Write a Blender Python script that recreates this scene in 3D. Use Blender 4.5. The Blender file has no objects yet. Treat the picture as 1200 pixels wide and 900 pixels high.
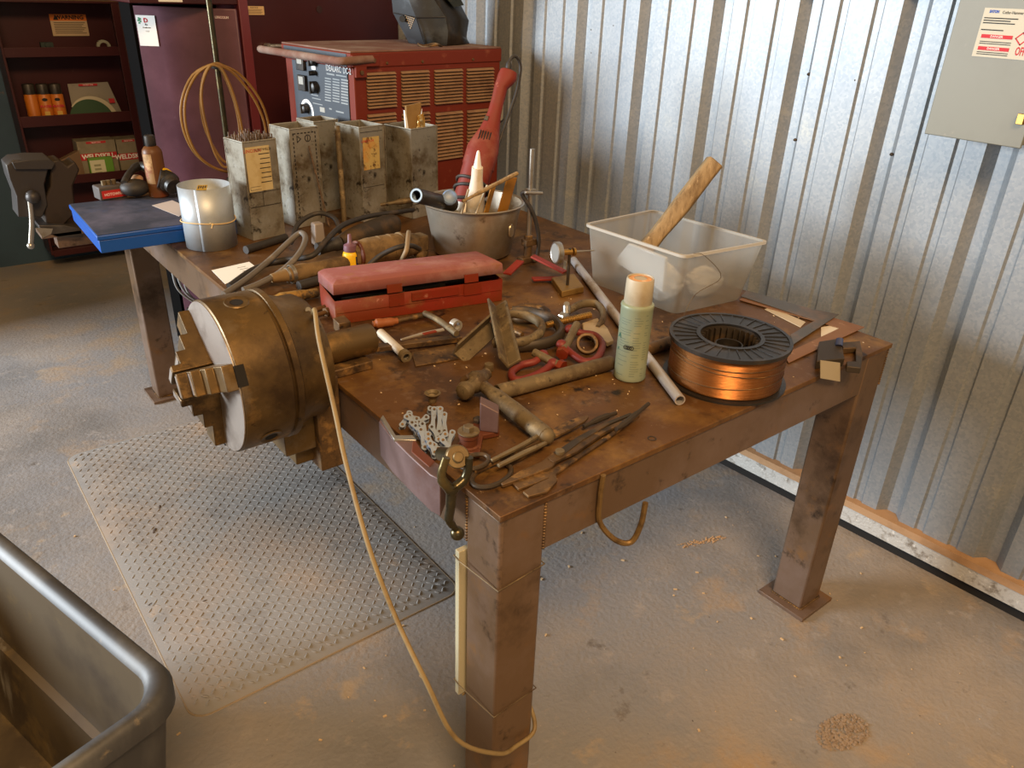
import bpy, bmesh, math, random
from mathutils import Vector, Matrix
random.seed(7)
sc = bpy.context.scene
COL = sc.collection
PI = math.pi
def R(d): return math.radians(d)
# ------------------------------------------------------------------ camera
CP = Vector((-0.62859913, -0.79427461, 1.59756723)); FPX = 905.673
CR = Vector((0.78862497, -0.61392887, 0.03408798))
CD = Vector((-0.25677571, -0.37920193, -0.88897252))
CF = Vector((0.55869212, 0.69231296, -0.45669013))
cam = bpy.data.cameras.new('camera'); cam.sensor_width = 36; cam.lens = FPX/1200*36; cam.clip_start = .02
co = bpy.data.objects.new('camera', cam); COL.objects.link(co)
co.matrix_world = Matrix(((CR.x, -CD.x, -CF.x, CP.x), (CR.y, -CD.y, -CF.y, CP.y), (CR.z, -CD.z, -CF.z, CP.z), (0, 0, 0, 1)))
sc.camera = co
# ------------------------------------------------------------------ light
sc.view_settings.view_transform = 'Standard'; sc.view_settings.look = 'None'
sc.view_settings.gamma = 1; sc.view_settings.use_curve_mapping = False
sc.view_settings.exposure = 0.0
w = bpy.data.worlds.new('world'); sc.world = w; w.use_nodes = True
w.node_tree.nodes['Background'].inputs[0].default_value = (1.0, .66, .31, 1)
w.node_tree.nodes['Background'].inputs[1].default_value = .40
def area(name, loc, target, sx, sy, power, colr):
    l = bpy.data.lights.new(name, 'AREA'); l.shape = 'RECTANGLE'; l.size = sx; l.size_y = sy; l.energy = power; l.color = colr
    o = bpy.data.objects.new(name, l); COL.objects.link(o); o.location = loc
    o.rotation_euler = (Vector(target)-Vector(loc)).to_track_quat('-Z', 'Y').to_euler(); return o
area('daylight_doorway', (-5.0, 3.9, 2.0), (1.2, 1.2, .95), 2.2, 1.7, 760, (.84, .93, 1))
area('cool_fill_light', (-1.9, -4.2, 2.0), (.4, 2.0, .9), 2.2, 1.5, 14, (.86, .93, 1))  # unseen cool fill, added for sheen on the maroon door
area('shop_light', (-.9, -2.2, 4.2), (.6, .8, .3), 1.8, 1.0, 225, (1, .64, .32))
# ------------------------------------------------------------------ helpers
def ray(px, py): return CR*((px-600)/FPX)+CD*((py-450)/FPX)+CF
def pk(px, py, dz=0.): return at(px, py, z=.839+dz)
def at(px, py, z=None, x=None, y=None):
    d = ray(px, py)
    t = (z-CP.z)/d.z if z is not None else ((x-CP.x)/d.x if x is not None else (y-CP.y)/d.y)
    return CP+d*t
def lin(h):
    h = h.lstrip('#'); o = []
    for i in (0, 2, 4):
        c = int(h[i:i+2], 16)/255; o.append(c/12.92 if c <= .04045 else ((c+.055)/1.055)**2.4)
    return (o[0], o[1], o[2], 1)
MATS = {}
def mat(name, base, rough=.5, metal=0., var=(), bump=None, trans=0, alpha=1, coat=0, emit=None, fine=None, voro=None, wave=None, spec=.5):
    """var: list of (colour, noise scale, lo, hi) layers mixed over the base"""
    if name in MATS: return MATS[name]
    m = bpy.data.materials.new(name); m.use_nodes = True; nt = m.node_tree; N = nt.nodes; L = nt.links
    b = N['Principled BSDF']; tc = N.new('ShaderNodeTexCoord')
    b.inputs['Roughness'].default_value = rough; b.inputs['Metallic'].default_value = metal
    b.inputs['Transmission Weight'].default_value = trans; b.inputs['Alpha'].default_value = alpha
    b.inputs['Coat Weight'].default_value = coat; b.inputs['Specular IOR Level'].default_value = spec
    cur = None; base = lin(base) if isinstance(base, str) else base
    b.inputs['Base Color'].default_value = base
    for i, v in enumerate(var):
        c, s, lo, hi = v[:4]
        n = N.new('ShaderNodeTexNoise'); n.inputs['Scale'].default_value = s; n.inputs['Detail'].default_value = 7; n.inputs['Roughness'].default_value = .65
        if len(v) > 4:
            mp = N.new('ShaderNodeMapping'); mp.inputs['Scale'].default_value = v[4]; L.new(tc.outputs['Object'], mp.inputs[0]); src = mp.outputs[0]
        else: src = tc.outputs['Object']
        ad = N.new('ShaderNodeVectorMath'); ad.operation = 'ADD'; ad.inputs[1].default_value = (i*3.7, i*1.3, i*5.1); L.new(src, ad.inputs[0])
        L.new(ad.outputs[0], n.inputs['Vector'])
        mr = N.new('ShaderNodeMapRange'); mr.inputs[1].default_value = lo; mr.inputs[2].default_value = hi; L.new(n.outputs['Fac'], mr.inputs[0])
        mx = N.new('ShaderNodeMix'); mx.data_type = 'RGBA'; L.new(mr.outputs[0], mx.inputs[0])
        if cur is None: mx.inputs[6].default_value = base
        else: L.new(cur, mx.inputs[6])
        mx.inputs[7].default_value = lin(c) if isinstance(c, str) else c
        cur = mx.outputs[2]
    if voro:
        c, s, f = voro
        vn = N.new('ShaderNodeTexVoronoi'); vn.inputs['Scale'].default_value = s; L.new(tc.outputs['Object'], vn.inputs['Vector'])
        sp = N.new('ShaderNodeSeparateColor'); L.new(vn.outputs['Color'], sp.inputs[0])
        ml = N.new('ShaderNodeMath'); ml.operation = 'MULTIPLY'; ml.inputs[1].default_value = f; L.new(sp.outputs[0], ml.inputs[0])
        mx = N.new('ShaderNodeMix'); mx.data_type = 'RGBA'; L.new(ml.outputs[0], mx.inputs[0])
        if cur is None: mx.inputs[6].default_value = base
        else: L.new(cur, mx.inputs[6])
        mx.inputs[7].default_value = lin(c); cur = mx.outputs[2]
    if cur is not None: L.new(cur, b.inputs['Base Color'])
    if bump:
        s, st = bump[:2]
        n = N.new('ShaderNodeTexNoise'); n.inputs['Scale'].default_value = s; n.inputs['Detail'].default_value = 6; L.new(tc.outputs['Object'], n.inputs['Vector'])
        bp = N.new('ShaderNodeBump'); bp.inputs['Strength'].default_value = st; bp.inputs['Distance'].default_value = bump[2] if len(bump) > 2 else .004
        L.new(n.outputs['Fac'], bp.inputs['Height']); L.new(bp.outputs[0], b.inputs['Normal'])
    if wave:
        s, st, ax = wave
        n = N.new('ShaderNodeTexWave'); n.wave_type = 'BANDS'; n.bands_direction = ax; n.inputs['Scale'].default_value = s; n.inputs['Distortion'].default_value = .4; L.new(tc.outputs['Object'], n.inputs['Vector'])
        bp = N.new('ShaderNodeBump'); bp.inputs['Strength'].default_value = st; bp.inputs['Distance'].default_value = .002
        L.new(n.outputs['Fac'], bp.inputs['Height']); L.new(bp.outputs[0], b.inputs['Normal'])
    if emit: b.inputs['Emission Color'].default_value = lin(emit[0]); b.inputs['Emission Strength'].default_value = emit[1]
    MATS[name] = m; return m
def frame(o, xd=None, zd=(0, 0, 1)):
    z = Vector(zd).normalized(); x = Vector(xd) if xd is not None else z.orthogonal()
    x = (x-z*x.dot(z)).normalized(); y = z.cross(x)
    return Matrix(((x.x, y.x, z.x, o[0]), (x.y, y.y, z.y, o[1]), (x.z, y.z, z.z, o[2]), (0, 0, 0, 1)))
def rz(d, o=(0, 0, 0)): return Matrix.Translation(o) @ Matrix.Rotation(R(d), 4, 'Z')
def spline(P, k=6, closed=False):
    P = [Vector(p) for p in P]; n = len(P); out = []
    for i in range(n if closed else n-1):
        a, b = P[i], P[(i+1) % n]
        p0 = P[i-1] if (closed or i > 0) else a*2-b
        p3 = P[(i+2) % n] if (closed or i+2 < n) else b*2-a
        for j in range(k):
            t = j/k; out.append(.5*((2*a)+(b-p0)*t+(2*p0-5*a+4*b-p3)*t*t+(3*a-p0-3*b+p3)*t**3))
    if not closed: out.append(P[-1])
    return out
MW = {}
class MB:
    def __init__(s): s.bm = bmesh.new()
    def _add(s, vs, fs, M=None):
        v = [s.bm.verts.new(M @ Vector(p) if M is not None else Vector(p)) for p in vs]
        for f in fs:
            try: s.bm.faces.new([v[i] for i in f])
            except ValueError: pass
        return s
    def box(s, c, d, M=None):
        x, y, z = d[0]/2, d[1]/2, d[2]/2
        vs = [(c[0]+a*x, c[1]+b*y, c[2]+e*z) for a in (-1, 1) for b in (-1, 1) for e in (-1, 1)]
        return s._add(vs, [(0, 1, 3, 2), (4, 6, 7, 5), (0, 4, 5, 1), (2, 3, 7, 6), (0, 2, 6, 4), (1, 5, 7, 3)], M)
    def bb(s, a, b, M=None): return s.box([(a[i]+b[i])/2 for i in range(3)], [abs(b[i]-a[i]) for i in range(3)], M)
    def lathe(s, prof, n=32, M=None, cap=True):
        vs = []; fs = []
        for r, z in prof:
            for i in range(n):
                a = 2*PI*i/n; vs.append((r*math.cos(a), r*math.sin(a), z))
        for k in range(len(prof)-1):
            for i in range(n):
                j = (i+1) % n; fs.append((k*n+i, k*n+j, (k+1)*n+j, (k+1)*n+i))
        if cap:
            if prof[0][0] > 1e-6: fs.append(tuple(range(n))[::-1])
            if prof[-1][0] > 1e-6: fs.append(tuple(range((len(prof)-1)*n, len(prof)*n)))
        return s._add(vs, fs, M)
    def cyl(s, a, b, r, r2=None, n=16):
        a, b = Vector(a), Vector(b); h = (b-a).length
        return s.lathe([(r, 0), (r if r2 is None else r2, h)], n, frame(a, None, b-a))
    def ring(s, ro, ri, z0, z1, n=32, M=None):
        return s.lathe([(ri, z0), (ro, z0), (ro, z1), (ri, z1), (ri, z0)], n, M, cap=False)
    def tube(s, P, r, n=8, k=5, closed=False, flat=1.0):
        Q = spline(P, k, closed) if k > 1 else [Vector(p) for p in P]
        m = len(Q); vs = []; fs = []; up = None
        for i in range(m):
            t = (Q[(i+1) % m]-Q[i-1]) if closed else (Q[min(i+1, m-1)]-Q[max(i-1, 0)])
            if t.length < 1e-9: t = Vector((0, 0, 1))
            t.normalize()
            if up is None: up = t.orthogonal().normalized() if abs(t.z) > .9 else (Vector((0, 0, 1))-t*t.z).normalized()
            else:
                up = up-t*up.dot(t); up.normalize()
            sd = t.cross(up); rr = r[min(int(i/max(m-1, 1)*(len(r)-1)+.5), len(r)-1)] if isinstance(r, (list, tuple)) else r
            for j in range(n):
                a = 2*PI*j/n; vs.append(Q[i]+sd*(rr*math.cos(a))+up*(rr*flat*math.sin(a)))
        for i in range(m if closed else m-1):
            i2 = (i+1) % m
            for j in range(n):
                j2 = (j+1) % n; fs.append((i*n+j, i*n+j2, i2*n+j2, i2*n+j))
        if not closed: fs.append(tuple(range(n))[::-1]); fs.append(tuple(range((m-1)*n, m*n)))
        return s._add(vs, fs)
    def prism(s, poly, z0, z1, M=None):
        n = len(poly); vs = [(p[0], p[1], z0) for p in poly]+[(p[0], p[1], z1) for p in poly]
        fs = [tuple(range(n))[::-1], tuple(range(n, 2*n))]+[(i, (i+1) % n, n+(i+1) % n, n+i) for i in range(n)]
        return s._add(vs, fs, M)
    def hexa(s, bot, top):
        n = len(bot); fs = [tuple(range(n))[::-1], tuple(range(n, 2*n))]+[(i, (i+1) % n, n+(i+1) % n, n+i) for i in range(n)]
        return s._add(list(bot)+list(top), fs)
    def strip(s, P, wd, th):
        """flat bar along world points, lying flat; wd: width or list of widths"""
        P = [Vector(p) for p in P]; m = len(P); vs = []; fs = []
        for i in range(m):
            t = P[min(i+1, m-1)]-P[max(i-1, 0)]; t.normalize(); sd = Vector((0, 0, 1)).cross(t).normalized(); u = t.cross(sd)
            wv = (wd[i] if isinstance(wd, (list, tuple)) else wd)/2
            for a, b in ((-1, -1), (1, -1), (1, 1), (-1, 1)): vs.append(P[i]+sd*(a*wv)+u*(b*th/2))
        for i in range(m-1):
            for j in range(4): fs.append((i*4+j, i*4+(j+1) % 4, i*4+4+(j+1) % 4, i*4+4+j))
        fs.append((3, 2, 1, 0)); q = (m-1)*4; fs.append((q, q+1, q+2, q+3))
        return s._add(vs, fs)
    def ball(s, c, r, sc_=(1, 1, 1), u=16, v=10, M=None):
        T = Matrix.Translation(c) @ Matrix.Diagonal((r*sc_[0], r*sc_[1], r*sc_[2], 1))
        bmesh.ops.create_uvsphere(s.bm, u_segments=u, v_segments=v, radius=1, matrix=(M @ T) if M is not None else T); return s
    def build(s, name, m, parent=None, world=False, bevel=0, smooth=38, sub=0):
        me = bpy.data.meshes.new(name)
        if parent is not None and world: bmesh.ops.transform(s.bm, matrix=MW[parent].inverted(), verts=s.bm.verts)
        bmesh.ops.recalc_face_normals(s.bm, faces=s.bm.faces); s.bm.to_mesh(me); s.bm.free()
        o = bpy.data.objects.new(name, me); COL.objects.link(o)
        if m is not None: me.materials.append(m)
        MW[o] = Matrix() if parent is None else MW[parent]
        if parent is not None: o.parent = parent
        for p in me.polygons: p.use_smooth = smooth > 2
        if smooth > 2: me.set_sharp_from_angle(angle=R(smooth))
        if bevel:
            b = o.modifiers.new('bevel', 'BEVEL'); b.width = bevel; b.segments = 2; b.limit_method = 'ANGLE'; b.angle_limit = R(40)
            b.harden_normals = False
        if sub:
            b = o.modifiers.new('sub', 'SUBSURF'); b.levels = sub; b.render_levels = sub
        return o
def tag(o, label, cat, group=None, kind=None):
    if label: o['label'] = label
    if cat: o['category'] = cat
    if group: o['group'] = group
    if kind: o['kind'] = kind
    return o
def thing(name, label, cat, loc=(0, 0, 0), rot=0, group=None, M=None):
    o = bpy.data.objects.new(name, None); COL.objects.link(o); o.empty_display_size = .05
    MW[o] = M.copy() if M is not None else rz(rot, loc)
    o.matrix_world = MW[o]; return tag(o, label, cat, group)
def solo(mb, name, m, label, cat, loc=None, group=None, kind=None, **k):
    """one-mesh thing whose shape is given in world coordinates; origin moved to its base"""
    vs = mb.bm.verts
    if loc is None:
        lo = Vector((min(v.co[i] for v in vs) for i in range(3))); hi = Vector((max(v.co[i] for v in vs) for i in range(3)))
        loc = Vector(((lo.x+hi.x)/2, (lo.y+hi.y)/2, lo.z))
    bmesh.ops.translate(mb.bm, verts=vs, vec=-Vector(loc)); o = mb.build(name, m, **k); o.location = loc; return tag(o, label, cat, group, kind)
def struct(mb, name, m, **k):
    o = mb.build(name, m, **k); o['kind'] = 'structure'; return o
def dup(o, M, label=None, parent=None, mats=None):
    c = o.copy(); COL.objects.link(c)
    if parent is None: c.matrix_world = M; MW[c] = M.copy()
    else: c.parent = parent
    if label: c['label'] = label
    for ch in list(o.children): dup(ch, M, None, c)
    return c
def text(body, size, M, m, parent, name='lettering', world=False, ext=.0002, bold=0, align='CENTER', sx=1):
    cu = bpy.data.curves.new('t', 'FONT'); cu.body = body; cu.size = size; cu.extrude = ext; cu.align_x = align; cu.align_y = 'CENTER'; cu.offset = bold; cu.resolution_u = 2
    o = bpy.data.objects.new('t', cu); COL.objects.link(o)
    dg = bpy.context.evaluated_depsgraph_get(); me = bpy.data.meshes.new_from_object(o.evaluated_get(dg)); me.name = name
    bpy.data.objects.remove(o); bpy.data.curves.remove(cu)
    MM = M @ Matrix.Diagonal((sx, 1, 1, 1))
    if world and parent is not None: MM = MW[parent].inverted() @ MM
    me.transform(MM); me.materials.clear(); me.materials.append(m)
    t = bpy.data.objects.new(name, me); COL.objects.link(t); t.parent = parent; MW[t] = MW[parent]; return t
# plane frames for lettering: x to the right as read, z out of the surface
def face_front(o, tilt=0): return frame(o, (1, 0, 0), (0, -1, 0))
H = .839
# ------------------------------------------------------------------ materials
concrete = mat('concrete', '#7f7e80', .8, 0, [('#8f857b', 1.1, .42, .62), ('#62605f', .7, .54, .72), ('#a08768', 2.4, .54, .70), ('#8e8884', 14, .58, .68), ('#5d5650', 9, .64, .74), ('#998b7a', 5, .62, .70), ('#b3a692', 90, .67, .73), ('#4b443e', 60, .68, .74)], bump=(70, .45, .006))
top_steel = mat('mill_scale_steel', '#684725', .5, .45, [('#33241a', 3.2, .48, .66), ('#8f6a36', 6, .52, .70), ('#2a1e15', 15, .58, .68), ('#7a6048', 22, .56, .70), ('#b5926a', 70, .66, .74)], bump=(120, .12, .002))
leg_steel = mat('brown_oxide_steel', '#67513d', .40, .35, [('#7d6a60', 2.5, .45, .7), ('#42301f', 6, .53, .70), ('#7d5a34', 9, .56, .70), ('#33261a', 18, .60, .72)], bump=(90, .1, .002))
galv = mat('galvanized_sheet', '#939698', .44, .30, [('#82888f', 1.6, .45, .68), ('#a3a199', 5, .6, .75)], voro=('#6d7883', 140, .5))
galv_plain = mat('galvanized_roll', '#a9b0b6', .46, .45, [('#969da3', 9, .45, .68), ('#a0865c', 14, .68, .8)])
dark_gap = mat('dark_gap', '#120e0b', .9)
foam_grey = mat('grey_closure', '#b9b7b2', .6, .3, [('#7d7468', 25, .52, .66), ('#e0ddd6', 60, .6, .7)], bump=(120, .5, .004))
ledge_tan = mat('dusty_ledge', '#a5825f', .85, 0, [('#8a6a4a', 8, .45, .7)])
teal = mat('teal_paint', '#30495c', .65, 0, [('#263b4c', 2, .45, .7), ('#7b5a35', 5, .66, .72)])
beige = mat('beige_paint', '#a8925f', .7)
maroon = mat('maroon_enamel', '#3d1618', .38, 0, [('#331012', 1.5, .45, .7), ('#5e3a36', 14, .68, .8)], spec=.4)
maroon_door = mat('maroon_door_lit', '#66404b', .40, 0, [('#482630', 1.6, .42, .66), ('#70505a', 18, .66, .78)], spec=.6)  # same maroon, base lifted to purple for the cool light on the door
maroon_dark = mat('maroon_side', '#2a1011', .6)
black = mat('black_plastic', '#1f1c19', .45, 0, [('#41372c', 12, .5, .72)])
black_rubber = mat('black_rubber', '#2b2724', .6, 0, [('#5c4b38', 10, .52, .75)])
white_paper = mat('white_paper', '#e6e4de', .8)
yellow_paper = mat('yellow_paper', '#b9a679', .8, 0, [('#a38a52', 12, .5, .7)])
orange_label = mat('orange_label', '#d9731c', .6)
ink = mat('black_ink', '#1d1a18', .8)
red_ink = mat('red_ink', '#b3202a', .7)
white_ink = mat('white_ink', '#e8e6e2', .7)
red_paint = mat('red_paint', '#692a10', .6, 0, spec=.2, var=[('#7a2413', 4, .45, .65), ('#74482a', 14, .56, .72), ('#a8705a', 30, .64, .76), ('#4a2414', 40, .62, .74)])
red_dusty = mat('dusty_red_lid', '#86504a', .8, 0, spec=.2, var=[('#98706a', 6, .45, .65), ('#85583c', 18, .56, .70), ('#6b4030', 40, .62, .74)])
red_tool = mat('red_tool_plastic', '#742a1f', .6, 0, spec=.25, var=[('#6e3528', 8, .50, .70), ('#a86a55', 40, .64, .76), ('#8a5445', 5, .55, .7)])
chuck_steel = mat('oily_brown_steel', '#66502f', .44, .6, [('#3d2d1a', 5, .46, .66), ('#8a6a3c', 14, .55, .70), ('#8a7c6a', 3, .54, .72), ('#2c2116', 34, .62, .72)], bump=(60, .15, .002))
face_steel = mat('bare_steel_face', '#b3aaa2', .38, .75, [('#8b8077', 8, .5, .7), ('#7d5a3a', 14, .66, .78)])
iron = mat('rusty_iron', '#624a2e', .55, .4, [('#35271a', 12, .45, .62), ('#94703f', 26, .53, .68), ('#241b13', 60, .60, .70)], bump=(90, .2, .002))
iron_dark = mat('dark_iron', '#3f362c', .55, .45, [('#6b5234', 12, .5, .72)])
iron_tan = mat('dusty_iron', '#6c5d43', .62, .3, [('#493723', 12, .46, .64), ('#94805c', 26, .54, .70), ('#2f2418', 55, .60, .70)], bump=(90, .2, .002))
steel = mat('plain_steel', '#a9a49b', .35, .85, [('#7f715c', 14, .52, .72)])
steel_pale = mat('pale_tube', '#b9b6b6', .4, .5, [('#8f7d6d', 12, .55, .72)])
tin_steel = mat('tin_plate', '#8f8a7d', .38, .45, [('#6e6450', 5, .48, .66), ('#a9a9a5', 4, .58, .70), ('#5b4c36', 9, .52, .66), ('#2c251c', 26, .58, .68), ('#3a3024', 55, .60, .70)], bump=(30, .2, .003))
stainless = mat('stainless', '#a39a8c', .34, .6, [('#86755c', 4, .46, .68), ('#c0b9ac', 6, .55, .72), ('#544534', 18, .62, .74)])
copper = mat('copper_wire', '#9c6638', .33, .85, [('#6f4322', 5, .46, .66), ('#b98550', 7, .56, .72)], wave=(260, .5, 'Z'))
wood = mat('weathered_wood', '#8d744f', .8, 0, [('#644c2d', 9, .48, .68, (6, 6, .8)), ('#ac916a', 20, .56, .72, (5, 5, .6)), ('#3f2f1d', 30, .63, .72, (4, 4, .7))], bump=(60, .3, .003))
tan_rope = mat('tan_cord', '#84704a', .6, 0, [('#6b5635', 20, .5, .7)])
hose_mat = mat('amber_hose', '#805c28', .4, 0, [('#6b4a20', 9, .5, .72)])
blue_paint = mat('blue_paint', '#0d4a9c', .4, 0, [('#0c4088', 4, .5, .7)])
blue_top = mat('dusty_blue_top', '#2d3445', .65, 0, [('#57576a', 5, .45, .68), ('#2c3f63', 9, .56, .7), ('#6d6460', 22, .66, .78)])
yellow = mat('yellow_plastic', '#e6b719', .45)
purple = mat('purple_cap', '#6d4a56', .5)
amber = mat('amber_bottle', '#5e3a1c', .45, 0, spec=.3, var=[('#6b2f18', 9, .5, .68), ('#8f6a45', 14, .62, .76)])
mat_rubber = mat('grey_floor_mat', '#878583', .8, 0, spec=.2, var=[('#93867a', 2.2, .45, .66), ('#74716f', 5, .54, .72), ('#a08c78', 7, .60, .74), ('#5b524a', 30, .64, .76)])
tub_black = mat('worn_black_poly', '#38383a', .5, 0, [('#5b5a58', 4, .48, .7, (1, 1, .3)), ('#8a7a60', 12, .62, .76)])
tub_in = mat('dusty_lit_tub_inside', '#554a39', .5, 0, [('#3a3128', 3, .46, .66), ('#75623c', 6, .56, .74), ('#8a8780', 5, .62, .72, (1, 1, .25))])  # dust, plus warm reflection and lit grey streaks put into the colour
grey_box = mat('grey_enamel', '#76766a', .5, 0, [('#6d6b5f', 2, .45, .7), ('#8a8576', 20, .66, .76)])
mauve = mat('mauve_cast_iron', '#5f4946', .5, .2, [('#75605f', 5, .45, .66), ('#5a3a30', 12, .55, .72)])
red_brown = mat('worn_red_casting', '#5e301c', .55, .2, [('#5b3119', 10, .5, .7), ('#94633a', 20, .58, .74)])
gunmetal = mat('gunmetal', '#46402f', .3, .8, [('#7a6a42', 9, .52, .72)])
brass = mat('brass', '#b58d4c', .35, .9)
chain_mat = mat('chain_steel', '#8996aa', .38, .4, [('#6b655c', 40, .55, .72)])
machine_red = mat('brick_red_enamel', '#6b2716', .55, 0, spec=.25, var=[('#6a2416', 3, .46, .68), ('#8c5038', 14, .62, .78)])
slat_tan = mat('dusty_slat_metal', '#8a6a4c', .7, 0, [('#6a4a34', 9, .5, .7)])  # dusty tan of the louvre slats
panel_grey = mat('panel_blue_grey', '#343b44', .5, 0, [('#2b3138', 5, .5, .7)])
dusty_top = mat('dusty_red_top', '#705044', .85, 0, spec=.2, var=[('#877468', 6, .45, .66)])
orange_can = mat('orange_can', '#b5661a', .45)
# ------------------------------------------------------------------ setting
f = MB(); f.bb((-7, -3, -.1), (3.2, 6, 0)); struct(f, 'floor', concrete)
WA = math.atan(.05); WF = Matrix.Translation((1.625, 0, 0)) @ Matrix.Rotation(PI/2+WA, 4, 'Z')   # local x runs along the wall, away from the camera; local +y looks into the room
def wall_profile():
    pts = []; u = -1.83+.0; per = .3048; off = 1.0
    def rec(u0, wd, dp, sl): return [(u0, 0), (u0+sl, -dp), (u0+sl+wd, -dp), (u0+2*sl+wd, 0)]
    k = -6
    u0 = WALL_OFF
    for k in range(-6, 10):
        b = u0+k*per
        pts += rec(b-.039, .030, .032, .024)
        pts += rec(b+.086, .019, .008, .006)
        pts += rec(b+.188, .019, .008, .006)
    return pts
WALL_OFF = .350-.012
pr = wall_profile(); vs = []; fs = []
for (u, d) in pr: vs += [(u, d, .115), (u, d, 3.2)]
for i in range(len(pr)-1): fs.append((2*i, 2*i+2, 2*i+3, 2*i+1))
m_ = MB(); m_._add(vs, fs, WF)
o = struct(m_, 'wall_right', galv, smooth=1); md = o.modifiers.new('solid', 'SOLIDIFY'); md.thickness = .002; md.offset = 0
u1, u2 = pr[0][0], pr[-1][0]
g = MB(); g.bb((u1, -.10, .09), (u2, .025, .115), WF); struct(g, 'trim_1', ledge_tan)
g = MB(); g.bb((u1, -.06, .035), (u2, .022, .09), WF); struct(g, 'trim_2', foam_grey)
g = MB(); g.bb((u1, -.12, .0), (u2, .012, .035), WF); struct(g, 'baseboard_right', dark_gap)
g = MB(); g.bb((u1, -.2, 1.625), (u2, .012, 1.645), WF); g.bb((u1, -.002, 1.645), (u2, .012, 1.80), WF); struct(g, 'trim_3', foam_grey)
g = MB(); g.bb((u1, -.3, 0), (u2, -.2, 3.2), WF); struct(g, 'wall_right', mat('outer_wall', '#8a8275', .8))
# foam-screw holes: dark fasteners on the ribs
g = MB()
for px, py in ((947, 87), (931, 164), (1044, 181), (1002, 94), (693, 35), (693, 62), (719, 30)):
    d = ray(px, py); nrm = WF.to_3x3() @ Vector((0, 1, 0)); o_ = WF.translation
    t = (o_-CP).dot(nrm)/d.dot(nrm); P = CP+d*t
    g.ball(P-nrm*.004, .006, (1, 1, .8), 8, 6)
o2 = g.build('wall_screw', iron_dark); o2['kind'] = 'structure'
g = MB(); g.bb((-1.3, 3.5, 0), (-1.2, 4.55, 3.2)); struct(g, 'unseen_wall_stub', teal)  # unseen stub added to keep the doorway light off the back floor
g = MB(); g.bb((-1.3, 4.55, 0), (3, 4.7, 1.47)); struct(g, 'wall_back', teal)
g = MB(); g.bb((-1.2, 4.54, 1.47), (3, 4.7, 3.2)); struct(g, 'trim_4', beige)
# ------------------------------------------------------------------ welding table
TW, TD, LG = 1.22, 2.438, .0975
tb = thing('welding_table', 'long rust-brown steel welding table on square tube legs, loaded with tools', 'table', (TW/2, TD/2, 0))
g = MB(); g.bb((-.004, -.004, H-.0127), (TW+.006, TD, H)); g.build('tabletop', top_steel, tb, True, .0015)
for a, b in (((LG, .0, H-.115), (TW-LG, .010, H-.0127)), ((LG, TD-.01, H-.115), (TW-LG, TD-.002, H-.0127)), ((.0, LG, H-.115), (.010, TD-LG, H-.0127)), ((TW-.01, LG, H-.115), (TW, TD-LG, H-.0127))):
    g = MB(); g.bb(a, b); g.build('apron', leg_steel, tb, True, .001)
for (x, y) in ((0, 0), (TW-LG, 0), (0, TD-LG), (TW-LG, TD-LG)):
    g = MB(); g.bb((x, y, .012), (x+LG, y+LG, H-.0127)); l = g.build('leg', leg_steel, tb, True, .006)
    g = MB(); g.bb((x-.027, y-.027, 0), (x+LG+.027, y+LG+.027, .012)); g.build('foot_plate', leg_steel, l, True, .001)
    g = MB()
    for (p, q) in (((x+LG, y+.002), None), ((x+.002, y+LG), None)):
        for k in range(16): g.ball((p[0], p[1], H-.113+k*.0063), .0042, (1, 1, .8), 6, 5)
    for k in range(14):
        t = (k+.5)/14*LG
        for c in ((x+t, y), (x+t, y+LG), (x, y+t), (x+LG, y+t)): g.ball((c[0], c[1], .013), .0045, (1, 1, .7), 6, 5)
    g.build('weld_bead', iron, l, True)
def fr(px, py): return at(px, py, y=-.006)
g = MB(); g.tube([fr(706, 556)+Vector((0, -.002, 0)), fr(703, 585), fr(703, 612), fr(712, 626)+Vector((0, -.02, 0)), fr(724, 624)+Vector((0, -.035, 0)), fr(733, 602)+Vector((0, -.04, 0)), fr(738, 577)+Vector((0, -.04, 0))], .0055, 8)
g.build('hook', mat('bent_rod', '#7a6038', .5, .5, [('#4e3a20', 30, .5, .7)]), tb, True)
g = MB()
hold = at(764, 514, z=H)
g.ring(.009, .006, H, H+.001, 16, Matrix.Translation((hold.x, hold.y, 0))); g.build('drilled_hole', iron_dark, tb, True)
# pale board tied behind the near leg with two wires
g = MB(); g.bb((-.012, LG+.004, .34), (.012, LG+.016, .70))
ls = thing('backing_strip', 'pale cream strip tied with wire behind the near left table leg', 'strip', (0, LG+.01, .34))
g.build('strip', mat('cream_strip', '#a8a084', .7, 0, [('#a8986c', 9, .55, .75)]), ls, True, .001)
for z in (.685, .375):
    c = [(-.0025, -.0025, z-.004), (LG+.0025, -.0025, z+.006), (LG+.0025, LG+.004, z+.01), (.014, LG+.018, z), (-.014, LG+.018, z), (-.0145, LG, z)]
    g = MB(); g.tube(c, .0013, 6, k=1, closed=True); g.build('tie_wire', iron_tan, ls, True)
# cables hanging under the table
for k, (pts) in enumerate((((201, 316), (208, 338), (224, 352), (244, 362)), ((206, 318), (214, 338), (226, 350), (246, 358)), ((213, 322), (220, 342), (230, 352), (250, 356)))):
    g = MB(); P = [at(x, y, y=2.0+.06*k) for x, y in pts]
    g.tube([P[0]+Vector((0, .06, .10))]+P+[P[-1]+Vector((.10, .0, .03))], .004, 8)
    solo(g, 'cable', mat('grey_cable', '#9b9a98', .5), ['pale grey cable drooping under the table, outermost of three', 'pale grey cable drooping under the table, middle of three', 'pale grey cable drooping under the table, innermost of three'][k], 'cable', group='cables hanging under the table')
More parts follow.
